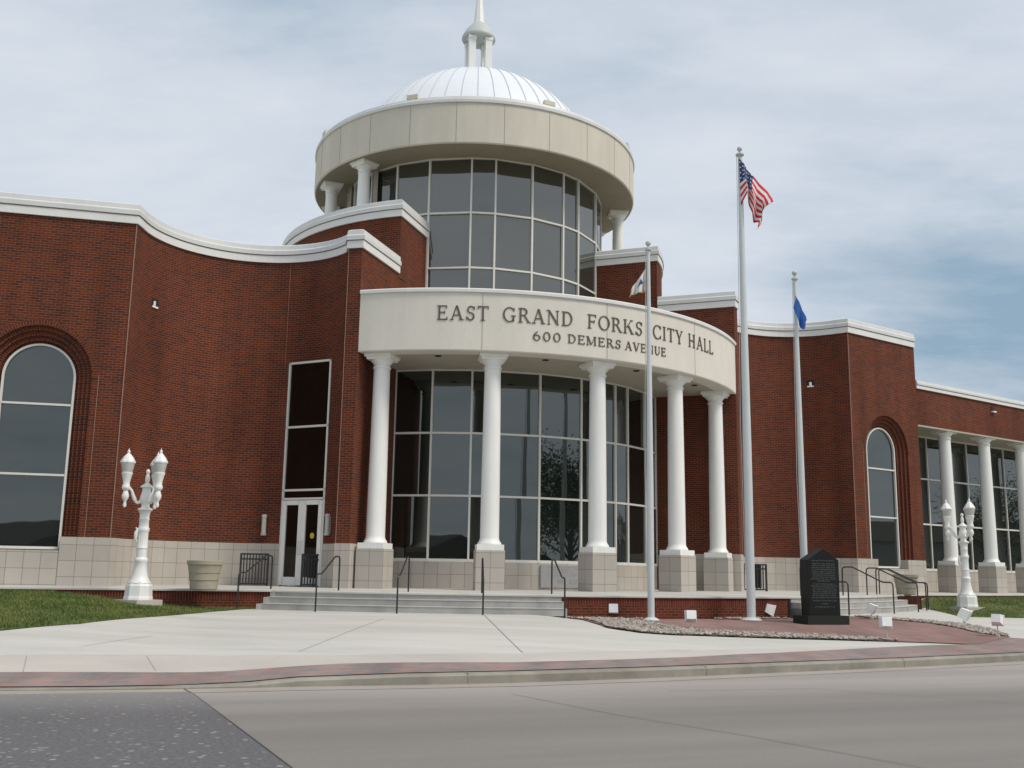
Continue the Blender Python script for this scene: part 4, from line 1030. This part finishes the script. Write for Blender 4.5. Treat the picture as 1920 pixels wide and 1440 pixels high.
# lawns
lawn_l = [(-40, 12.2)]+Gp([(-300, 1198), (0, 1183), (150, 1170), (300, 1156), (400, 1147), (455, 1142.5)])+[W(*PS(R_EDGE+.1, -43)), W(-10.5, 7.82), W(-13.5, 7.3), W(-17, 6.6), W(-24, 5.1), W(-40, 2.0)]
lawn_r = Gp([(1737, 1141.5), (1800, 1142.5), (1920, 1145), (2200, 1149)])+[W(40, 4.5), W(40, 3.1), W(20, 6.6), W(17, 7.1), W(14, 7.75), W(13.3, 8.1)]
sheet('lawn', lawn_l, .010, M_LAWN, .4); sheet('lawn', lawn_r, .010, M_LAWN, .4)
def blades(poly, n, xlim):
    xs = [p[0] for p in poly]; ys = [p[1] for p in poly]; mb = MB(); pts = []
    while len(pts) < n:
        c = np.array([[random.uniform(max(min(xs), xlim[0]), min(max(xs), xlim[1])), random.uniform(min(ys), max(ys))] for _ in range(8000)])
        c = c[inside(c, poly)]
        if len(c) == 0: break
        pts += [tuple(p) for p in c]
    pts = pts[:n]; hz = heights(pts)
    for (x, y), z in zip(pts, hz):
        h = random.uniform(.025, .07); a = random.random()*6.3; w = random.uniform(.008, .016); lx, ly = random.uniform(-.03, .03), random.uniform(-.03, .03)
        i = len(mb.v); mb.v += [(x-w*cos(a), y-w*sin(a), z), (x+w*cos(a), y+w*sin(a), z), (x+lx, y+ly, z+h)]; mb.f.append((i, i+1, i+2)); mb.uv.append([(0, 0)]*3); mb.mi.append(0)
    return mb
gb = blades(lawn_l, 60000, (-17, 20)).build('grass', M_GRASS); tag(gb, 'short patchy lawn grass left of the stairs around the lamp post', 'grass', kind='stuff')
gb = blades(lawn_r, 26000, (10, 32)).build('grass', M_GRASS); tag(gb, 'short lawn grass right of the far stairs', 'grass', kind='stuff')

# ------------------------------------------------------------------ STREET FURNITURE
# handrails
def rail_mesh():
    """local: origin at foot of the lower post, x axis pointing back to the landing; z=0 at plaza level"""
    run, rise = 1.52, .435; H = .88
    def bend(p, q, r, rad=.10, n=4):
        p, q, r = Vector(p), Vector(q), Vector(r); a = q+(p-q).normalized()*rad; c = q+(r-q).normalized()*rad
        return [a.lerp(q, t).lerp(q.lerp(c, t), t) for t in [i/n for i in range(n+1)]]
    P = [Vector((0, 0, -.06)), Vector((0, 0, H)), Vector((.30, 0, H)), Vector((1.20, 0, H+rise)), Vector((run, 0, H+rise)), Vector((run, 0, rise-.03))]
    pts = [P[0]]+bend(P[0], P[1], P[2])+bend(P[1], P[2], P[3], .05)+bend(P[2], P[3], P[4], .05)+bend(P[3], P[4], P[5])+[P[5]]
    b = MB(); b.tube(pts, .021, 8); return b
rl = [('leftmost handrail beside the brick plinth and grass', -43.2), ('second handrail from the left in front of the entrance doors', -35.0), ('black handrail between the first two portico columns', -27.4),
      ('black handrail in front of the second portico column', -20.2 ), ('black handrail at the right end of the wide stairs beside the brick plinth', -17.0),
      ('handrail partly hidden behind the black granite monument', 12.7), ('second handrail right of the monument on the far stairs', 22.0), ('middle handrail of the far stairs right of the monument', 30.0),
      ('fourth handrail of the far stairs in front of the planter', 36.2), ('rightmost handrail of the far stairs beside the lawn', 41.2)]
# exact feet from the photograph, on the plaza
feet = [(452, 1142), (595, 1146), (747, 1149), (906, 1153.5), (1063, 1155), (1595, 1153), (1662, 1149.5), (1709, 1146.5), (1741, 1144.5), (1756, 1143)]
tops = [(498, 1106.5), (626, 1111), (762, 1114), (901, 1116.5), (1037, 1118.5), (1530, 1119), (1578, 1119), (1623, 1117), (1655, 1116), (1674, 1115)]
proto = None
for (lab, _), f_, tp in zip(rl, feet, tops):
    x, y = atz(*f_, -.505); tx, ty = atz(*tp, -.06)
    u = (x-OX)*CT+(y-OY)*ST; v = (x-OX)*ST-(y-OY)*CT
    ang = atan2(u-CS[0], v-CS[1]); R_ = 16.72
    u, v = CS[0]+R_*sin(ang), CS[1]+R_*cos(ang); x, y = W(u, v)
    cx, cy = W(*CS); rz = atan2(cy-y, cx-x)
    if proto is None: proto = o = rail_mesh().build('handrail', M_BLACK, smooth=True)
    else: o = proto.copy(); COL.objects.link(o)
    o.location = (x, y, -.505); o.rotation_euler = (0, 0, rz); tag(o, lab, 'handrail', 'black handrails on the stairs')

# picket guard panels on the terrace
def panel(name, loc, rz, L, H, label, plate=None):
    root = empty(name, loc, rz); tag(root, label, 'railing', 'black picket guard panels by the entrances')
    f_ = MB()
    for x in (0, L): f_.box((x, 0, 0), (.055, .055, H), base=True)
    for z in (H-.02, H-.16, .07): f_.obox((0, 0, z), (L, 0, z), .045, .045)
    f_.build('frame', M_BLACK, root, inv=False)
    p_ = MB(); n = 9
    for k in range(1, n): p_.box((L*k/n, 0, .08), (.034, .034, H-.1), base=True)
    p_.build('pickets', M_BLACK, root, inv=False)
    if plate:
        q_ = MB(); q_.box(((plate[0]+plate[1])/2, .03, plate[2]), (plate[1]-plate[0], .015, plate[3]-plate[2]), base=True); q_.build('sign_panel', M_BLACK, root, inv=False)
    return root
def atd(px, D):                              # ground point on the bearing of a pixel column near the terrace
    d = ray(px, 1095); return (d[0]/d[1]*D, D)
def pan(pa, pb, D, DD, H, label, plate=None):
    a = Vector(atd(pa, D)); b_ = Vector(atd(pb, D+DD)); t = b_-a; panel('guard_panel', (a.x, a.y, -.015), atan2(t.y, t.x), t.length, H, label, plate)
pan(449, 500, 29.6, .25, .92, 'black picket guard panel left of the glazed entrance doors')
pan(565, 614, 29.2, .35, .92, 'black picket guard panel with a dark plate in front of the right door leaf', (.16, .56, .26, .90))
pan(1384, 1437, 35.2, .3, .92, 'black picket guard panel behind the tallest flagpole', (.55, .9, .12, .9))

# planters
def urn(loc, s_, label):
    b = MB(); pr = [(.30, 0), (.325, .02), (.335, .22), (.352, .235), (.352, .25), (.36, .40), (.375, .41), (.375, .425), (.395, .56), (.41, .60), (.425, .61), (.43, .70), (.40, .715), (.37, .71), (.36, .55)]
    b.lathe((0, 0, 0), [(r*s_, z*s_) for r, z in pr], 40, cap=False)
    root = empty('planter', loc); tag(root, label, 'planter', 'cast stone planters on the terrace')
    b.build('bowl', M_URN, root, smooth=True, inv=False)
    d_ = MB(); d_.lathe((0, 0, .6*s_), [(.365*s_, 0), (.0, .02)], 24, cap=False); d_.build('soil', M_SOIL, root, inv=False)
x, y = atd(382, 25.7); urn((x, y, -.055), 1.0, 'beige round planter left of the wide stairs near the white lamp post')
x, y = atd(1698.5, 36.6); urn((x, y, -.05), .98, 'beige round planter behind the handrails of the far stairs')

# twin lamp posts (three lanterns each)
def lamp_post(loc, rz, label, zs):
    root = empty('lamp_post', loc, rz); tag(root, label, 'lamp post', 'white cast iron lamp posts on the lawns')
    b = MB(); b.box((0, 0, -.10), (.78, .78, .16), rz=pi/4-.1, base=True); b.build('footing', M_WALK, root, inv=False)
    b = MB(); b.lathe((0, 0, .05), [(.325, 0), (.33, .05), (.315, .10), (.305, .33), (.285, .37), (.26, .385), (.265, .42)], 8); b.build('base', M_LAMPW, root, inv=False)
    b = MB(); b.lathe((0, 0, 0), [(.265, .44), (.25, .47), (.21, .53), (.18, .62), (.155, .75), (.14, .92), (.15, .94), (.155, .99), (.145, 1.02), (.125, 1.04), (.12, 1.24), (.13, 1.25), (.13, 1.29), (.115, 1.31), (.112, 1.62),
                                   (.135, 1.66), (.138, 1.72), (.12, 1.75), (.112, 1.78), (.112, 1.92), (.12, 1.935), (.12, 1.95), (.11, 1.97), (.12, 2.08), (.15, 2.14), (.175, 2.16), (.175, 2.19), (.10, 2.22), (.09, 2.28),
                                   (.12, 2.33), (.145, 2.40), (.13, 2.50), (.10, 2.60), (.10, 2.68), (.15, 2.70), (.14, 2.73), (.07, 2.78), (.04, 2.82), (.055, 2.86), (.055, 2.94), (.03, 3.02), (.045, 3.05), (.05, 3.09), (.03, 3.13), (.005, 3.14)], 24)
    for k in range(16):
        a = 2*pi*k/16; b.tube([(cos(a)*.112, sin(a)*.112, 1.30), (cos(a)*.110, sin(a)*.110, 1.62)], .010, 4)
    b.build('post', M_LAMPW, root, smooth=True, inv=False)
    b = MB(); b.tube([(-.13, -.04, 1.40), (-.17, -.06, 1.46), (-.165, -.06, 1.62), (-.14, -.05, 1.70), (-.18, -.06, 1.74)], .03, 8, rs=[.015, .035, .045, .03, .012]); b.build('bracket', M_LAMPW, root, smooth=True, inv=False)
    for k in range(3):
        a = radians(180+120*k); c_, s_ = cos(a), sin(a); r0 = .47
        b = MB(); pts = []
        for t in np.linspace(0, 1, 12):
            rr = .10+(r0-.10)*t; z = 2.40+.30*t*t*(3-2*t)-.13*sin(pi*min(1, t*1.6))*(1 if t < .63 else 0); pts.append((c_*rr, s_*rr, z))
        b.tube(pts, .04, 8, rs=[.05-.018*abs(sin(7*i/11)) for i in range(12)]); b.build('arm', M_LAMPW, root, smooth=True, inv=False)
        L_ = MB(); X, Y = c_*r0, s_*r0
        L_.lathe((X, Y, 0), [(.01, 2.20), (.035, 2.22), (.045, 2.27), (.03, 2.32), (.035, 2.36), (.075, 2.42), (.085, 2.49), (.06, 2.57), (.05, 2.60), (.09, 2.64), (.10, 2.68), (.09, 2.72), (.075, 2.76), (.085, 2.84), (.115, 2.97), (.13, 3.01), (.13, 3.035), (.12, 3.04)], 16)
        ln = L_.build('lantern', M_LAMPW, root, smooth=True, inv=False)
        g_ = MB(); g_.lathe((X, Y, 0), [(.117, 3.04), (.14, 3.15), (.157, 3.26)], 16, cap=False); g_.build('globe', M_LAMPG, ln, smooth=True, inv=False)
        h_ = MB(); h_.lathe((X, Y, 0), [(.155, 3.25), (.175, 3.27), (.17, 3.31), (.15, 3.34), (.12, 3.40), (.075, 3.45), (.06, 3.47), (.035, 3.49), (.03, 3.52), (.04, 3.54), (.012, 3.58), (.004, 3.62)], 8); h_.build('lantern_cap', M_LAMPW, ln, inv=False)
    return root
x, y = atd(261, 24.9); lamp_post((x, y, hgt(x, y)+.04), .40, 'ornate white lamp post on the lawn in front of the left curved brick wall', 1)
x, y = atd(1811.5, 34.9); lamp_post((x, y, hgt(x, y)+.02), -.38, 'ornate white lamp post on the lawn in front of the right colonnade', 1)

# flagpoles
def ydist(px, D, z=0): d = ray(px, 1160); return (d[0]/d[1]*D, D)
def pole(px, D, ztop, r0, r1, label, flagz):
    x, y = ydist(px, D); z0 = hgt(x, y)+.02
    root = empty('flagpole', (x, y, z0)); tag(root, label, 'flagpole', 'white flagpoles around the monument')
    H = ztop-z0; b = MB(); b.lathe((0, 0, 0), [(r0, 0), (r0, H*.35), (r0*.5+r1*.5, H*.7), (r1, H)], 20); b.build('shaft', M_POLE, root, smooth=True, inv=False)
    b = MB(); b.lathe((0, 0, 0), [(r0*2.4, 0), (r0*2.4, .02), (r0*1.9, .05), (r0*1.1, .08)], 24); b.build('base_collar', M_POLE, root, smooth=True, inv=False)
    b = MB(); b.lathe((0, 0, H), [(r1*1.0, 0), (r1*2.0, .02), (r1*2.0, .06), (r1*.6, .09), (r1*.5, .14)], 16); b.build('truck', M_CAPM, root, smooth=True, inv=False)
    b = MB(); rb = .072; b.lathe((0, 0, H+.14+rb), [(rb*sin(a)+.0005, -rb*cos(a)) for a in np.linspace(0, pi, 13)], 20); b.build('ball_finial', M_CAPM, root, smooth=True, inv=False)
    b = MB(); b.tube([(-r1*1.6, -.02, H-.03), (-r1*1.7-.02, -.03, H*.75), (-r0*1.2-.03, -.03, H*.4), (-r0*1.2, -.04, 1.2)], .008, 5); b.build('halyard', M_ROPE, root, inv=False)
    return x, y, z0
def ztop_for(px, py, D):
    d = ray(px, py); return EYE+d[2]/d[1]*D
D1, D2, D3 = 27.0, 25.95, 27.6
zt1 = ztop_for(1384, 293, D1); zt2 = ztop_for(1217, 471, D2); zt3 = ztop_for(1487, 526, D3)
p1 = pole(1409, D1, zt1, .112, .058, 'tallest white flagpole with the striped national flag', 0)
p2 = pole(1221, D2, zt2, .085, .045, 'white flagpole in front of the portico lettering flying the white flag', 0)
p3 = pole(1512, D3, zt3, .085, .045, 'white flagpole behind the black monument flying the blue flag', 0)
def flag(name, origin, P, nu, nv, mat, label, dep, smooth=True):
    """P(u,v) -> (x, y, z) offsets from the hoist top, u along the fly, v from bottom to top"""
    mb = MB()
    for i in range(nu+1):
        for j in range(nv+1):
            u, v = i/nu, j/nv; a = P(u, v); mb.v.append((origin[0]+a[0], origin[1]+a[1], origin[2]+a[2]))
    for i in range(nu):
        for j in range(nv):
            k = i*(nv+1)+j; mb.f.append((k, k+nv+1, k+nv+2, k+1)); mb.mi.append(0)
            mb.uv.append([(i/nu, j/nv), ((i+1)/nu, j/nv), ((i+1)/nu, (j+1)/nv), (i/nu, (j+1)/nv)])
    o = mb.build(name, mat, smooth=True); sm = o.modifiers.new('thick', 'SOLIDIFY'); sm.thickness = .004; tag(o, label, 'flag', 'flags on the poles'); return o
s1 = D1*1.02/F
def interp(keys, t):
    for i in range(len(keys)-1):
        if t <= keys[i+1][0]:
            f = (t-keys[i][0])/(keys[i+1][0]-keys[i][0]); f = f*f*(3-2*f)*.5+f*.5; return [a+(b_-a)*f for a, b_ in zip(keys[i][1:], keys[i+1][1:])]
    return list(keys[-1][1:])
# photo-space control columns (px from hoist top at 1381,300): (u, top x, top y, bottom x, bottom y, depth)
USK = [(0, 0, 0, 2, 96, 0), (.14, 8, 10, 13, 74, -.12), (.28, 17, 24, 18, 92, .06), (.42, 27, 38, 22, 112, -.10), (.58, 38, 52, 27, 128, .05), (.78, 51, 66, 34, 134, -.08), (.92, 58, 78, 33, 142, .02), (1.0, 60, 88, 28, 146, -.03)]
def PUS(u, v):
    tx, ty, bx, by, dp_ = interp(USK, u); x = tx+(bx-tx)*(1-v); y = ty+(by-ty)*(1-v)
    x += 5*u*sin(2.4+(1-v)*7)*1.0; y += 3.5*sin(u*9+(1-v)*4)*u
    return (x*s1, dp_*(.3+.7*(1-v))*1.2+.10*u*sin((1-v)*6+u*4), -y*s1)
flag('flag', (p1[0]-.055, p1[1]-.11, zt1-.10), PUS, 40, 39, M_USFLAG, 'red and white striped flag with starred blue canton on the tallest pole', 1)
s2 = D2*1.02/F
CFK = [(0, 0, 0, 0, 46, 0), (.2, -3, 4, -4, 46, .14), (.45, -9, 14, -14, 50, -.12), (.7, -18, 28, -22, 53, .10), (.9, -25, 38, -28, 56, -.06), (1, -28, 44, -31, 60, 0)]
def PCF(u, v):
    tx, ty, bx, by, dp_ = interp(CFK, u); x = tx+(bx-tx)*(1-v); y = ty+(by-ty)*(1-v)
    return (x*s2, dp_*(.2+.8*(1-v)), -(y+2*sin((1-v)*7+u*5)*u)*s2)
flag('flag', (p2[0]-.075, p2[1]-.05, ztop_for(1213, 504, D2)), PCF, 30, 24, M_CFLAG, 'white flag with dark emblem and gold fringe in front of the portico', 1)
s3 = D3*1.02/F
BFK = [(0, -1, 0, -3, 26, 0), (.3, 5, 13, 2, 46, -.06), (.6, 11, 28, 6, 62, .05), (.85, 19, 42, 11, 68, -.05), (1, 21, 48, 14, 66, .02)]
def PBF(u, v):
    tx, ty, bx, by, dp_ = interp(BFK, u); x = tx+(bx-tx)*(1-v); y = ty+(by-ty)*(1-v)
    x += 1.5*sin((1-v)*5+u*4)
    return (x*s3, dp_*(.3+.7*(1-v)), -y*s3)
flag('flag', (p3[0]-.04, p3[1]-.16, ztop_for(1484, 556, D3)), PBF, 30, 24, M_BLUE, 'limp plain blue flag on the pole behind the monument', 1)

# monument
def monument():
    x, y = G(1540, 1173); x += .10; y += .33; rz = radians(24); z0 = hgt(x, y)+.02
    root = empty('monument', (x, y, z0), rz); root.scale = (1.03, 1.03, 1.035); tag(root, 'black granite monument with pointed top and engraved text on the brick circle', 'monument')
    b = MB(); b.box((0, 0, -.05), (1.27, .55, .25), base=True); b.build('base', M_GRAN2, root, inv=False)
    w, d, z1, z2, zb = .47, .155, 1.53, 1.80, .20
    o5 = [(-w, zb), (w, zb), (w, z1), (0, z2), (-w, z1)]
    b = MB(); fr_ = [(p[0], -d, p[1]) for p in o5]; bk = [(p[0], d, p[1]) for p in o5]
    b.face(fr_); b.face(bk[::-1])
    for i in range(5):
        j = (i+1) % 5; b.face([fr_[i], bk[i], bk[j], fr_[j]][::-1], mi=1 if i in (2, 3) else 0)
    sl_ = b.build('tablet', [M_GRAN, M_GRAN2], root, inv=False)
    # rows of small engraved capitals, word by word
    t = MB(); rnd = random.Random(3); z = 1.50; rows = [.42]+[None]+[.40]*9+[.2]+[None]+[.40]*8+[None, .40, None, .10, None, .30]
    for r in rows:
        if r is None: z -= .028; continue
        hw_ = r*rnd.uniform(.86, 1) if r > .3 else r; xx = -hw_
        while xx < hw_-.02:
            nl = rnd.randint(2, 8)
            for k in range(nl):
                if xx > hw_: break
                kind = rnd.random(); lw_ = .016
                t.face([(xx, -d-.0015, z), (xx+.004, -d-.0015, z), (xx+.004, -d-.0015, z+.024), (xx, -d-.0015, z+.024)])
                if kind < .6: t.face([(xx+.004, -d-.0016, z+.018), (xx+.012, -d-.0016, z+.018), (xx+.012, -d-.0016, z+.023), (xx+.004, -d-.0016, z+.023)])
                if kind > .3: t.face([(xx+.010, -d-.0017, z), (xx+.0135, -d-.0017, z), (xx+.0135, -d-.0017, z+.022), (xx+.010, -d-.0017, z+.022)])
                xx += .0185
            xx += .018
        z -= .046
    t.build('engraving', M_ENGR, sl_, inv=False)
monument()

# ground floodlights
def flood(px, py, by, rz, tilt, label, post=.22, s_=1.0):
    x, y = G(px, by); D = y; s_ *= D/23.5; d = ray(px, py); zc = EYE+d[2]/d[1]*D; z0 = hgt(x, y)+.02
    root = empty('floodlight', (x, y, z0), rz); tag(root, label, 'floodlight', 'white floodlights around the brick circle')
    hh = zc-z0
    b = MB(); b.tube([(0, 0, -.05), (0, 0, hh-.12)], .014, 8); b.box((0, 0, 0), (.07, .07, .05), base=True); b.build('stake', M_CAPM, root, smooth=False, inv=False)
    b = MB(); w, h, l = .125*s_, .12*s_, .10*s_
    ct, st = cos(tilt), sin(tilt)
    def Q(a, p, c): return (a, p*ct-c*st, hh+p*st+c*ct)
    A = [Q(sx*w, -l, sz*h) for sx, sz in ((-1, -1), (1, -1), (1, 1), (-1, 1))]; B = [Q(sx*w*.8, l, sz*h*.8) for sx, sz in ((-1, -1), (1, -1), (1, 1), (-1, 1))]
    b.face(A); b.face(B[::-1])
    for i in range(4): j = (i+1) % 4; b.face([A[i], B[i], B[j], A[j]][::-1])
    # rim visor
    A2 = [Q(sx*w*1.08, -l-.015, sz*h*1.08) for sx, sz in ((-1, -1), (1, -1), (1, 1), (-1, 1))]; A3 = [Q(sx*w*1.08, -l+.02, sz*h*1.08) for sx, sz in ((-1, -1), (1, -1), (1, 1), (-1, 1))]
    for i in range(4): j = (i+1) % 4; b.face([A2[i], A3[i], A3[j], A2[j]][::-1]); b.face([A3[i], A[i], A[j], A3[j]])
    b.face([A2[0], A2[1], A2[2], A2[3]])
    b.build('housing', M_LITE, root, inv=False)
    b = MB(); b.face([Q(sx*w*.93, -l-.018, sz*h*.93) for sx, sz in ((-1, -1), (1, -1), (1, 1), (-1, 1))]); b.build('lens', M_LAMPG, root, inv=False)
flood(1149.5, 1142, 1162, pi, .25, 'white floodlight on the gravel left of the first flagpole')
flood(1296, 1154, 1180, pi*.98, .25, 'white floodlight between the two left flagpoles')
flood(1439, 1142, 1161, pi*.62, .35, 'white floodlight just right of the tallest flagpole')
flood(1635, 1140, 1162, pi*.32, .5, 'small white floodlight in front of the far stairs right of the monument', s_=.8)
flood(1663.5, 1166, 1201, pi*.95, .15, 'largest white floodlight at the near edge of the brick circle', s_=1.05)
flood(1809, 1151, 1169, pi*.30, .5, 'tilted white floodlight near the right gravel bed', s_=1.0)
flood(1871.5, 1161, 1196, pi*.78, .3, 'rightmost white floodlight at the edge of the frame', s_=.95)

# ------------------------------------------------------------------ across the street (seen only as reflections in the glass)
def house(loc, rz, w, d, h, rh, label):
    root = empty('house', loc, rz); tag(root, label, 'house', 'buildings mirrored in the windows')
    b = MB(); b.box((0, 0, 0), (w, d, h), base=True); b.build('wall', M_SIDE, root, inv=False)
    b = MB(); e_ = .4
    A = [(-w/2-e_, -d/2-e_, h), (w/2+e_, -d/2-e_, h), (w/2+e_, d/2+e_, h), (-w/2-e_, d/2+e_, h)]; r0, r1 = (-w/2-e_, 0, h+rh), (w/2+e_, 0, h+rh)
    b.face([A[0], A[1], r1, r0]); b.face([A[2], A[3], r0, r1]); b.face([A[1], A[2], r1]); b.face([A[3], A[0], r0]); b.face(A[::-1])
    b.build('roof', M_ROOFS, root, inv=False)
    for k in range(3):
        for sgn in (-1, 1):
            b = MB(); b.box((-w/3+k*w/3, sgn*(d/2+.01), h*.35), (1.2, .06, 1.3), base=True); b.build('window', M_GLASSD, root, inv=False)
house((-14, -34, -1.2), .75, 20, 10, 3.0, 1.9, 'low gabled house reflected in the left portico panes')
house((26, -30, -1.2), -.6, 16, 9, 2.6, 2.6, 'gabled house reflected low in the middle portico panes')
house((64, 44, -1.2), 1.5, 36, 10, 4.6, 1.8, 'long roofed building reflected in the colonnade panes')
def tree(loc, H, rc, n, label, seed, trunk=.28):
    rnd = random.Random(seed); root = empty('tree', loc); tag(root, label, 'tree', 'trees mirrored in the windows')
    b = MB(); b.tube([(0, 0, -.2), (.1, 0, H*.25), (-.05, .1, H*.5), (.1, 0, H*.8)], trunk, 10, rs=[trunk, trunk*.75, trunk*.5, .05]); tips = []
    for k in range(14):
        a = rnd.random()*6.3; z0 = H*rnd.uniform(.22, .6); r = rc*rnd.uniform(.6, 1); z1 = z0+H*rnd.uniform(.15, .4)
        b.tube([(0, 0, z0), (cos(a)*r*.5, sin(a)*r*.5, z0+(z1-z0)*.5), (cos(a)*r, sin(a)*r, z1)], .1, 6, rs=[trunk*.35, trunk*.2, .02]); tips.append((cos(a)*r, sin(a)*r, z1))
    b.build('trunk', M_BARK, root, smooth=True, inv=False)
    c = MB(); cl = [(t[0]*rnd.uniform(.5, 1.1), t[1]*rnd.uniform(.5, 1.1), t[2]+rnd.uniform(-.5, .8)) for t in tips for _ in range(3)]+[(rnd.gauss(0, rc*.3), rnd.gauss(0, rc*.3), H*rnd.uniform(.55, .95)) for _ in range(14)]
    for _ in range(n):
        q = rnd.choice(cl); s_ = rc*.26
        p = Vector((q[0]+rnd.gauss(0, s_), q[1]+rnd.gauss(0, s_), q[2]+rnd.gauss(0, s_*.8)))
        a = Vector((rnd.gauss(0, 1), rnd.gauss(0, 1), rnd.gauss(0, 1))).normalized(); bb = a.orthogonal().normalized(); L_ = rnd.uniform(.06, .13)
        c.face([p-a*L_, p-bb*L_*.5, p+a*L_, p+bb*L_*.5])
    c.build('crown', M_LEAF, root, inv=False)
tree((30, 13.5, -1.2), 9.0, 3.4, 15000, 'bushy tree reflected in the middle portico panes', 5)
tree((56, 50, -1.2), 8.5, 3.6, 5000, 'round tree reflected in the colonnade panes', 8)
tree((-2, -30, -1.2), 7, 2.8, 8000, 'small tree reflected in the left portico panes', 9)
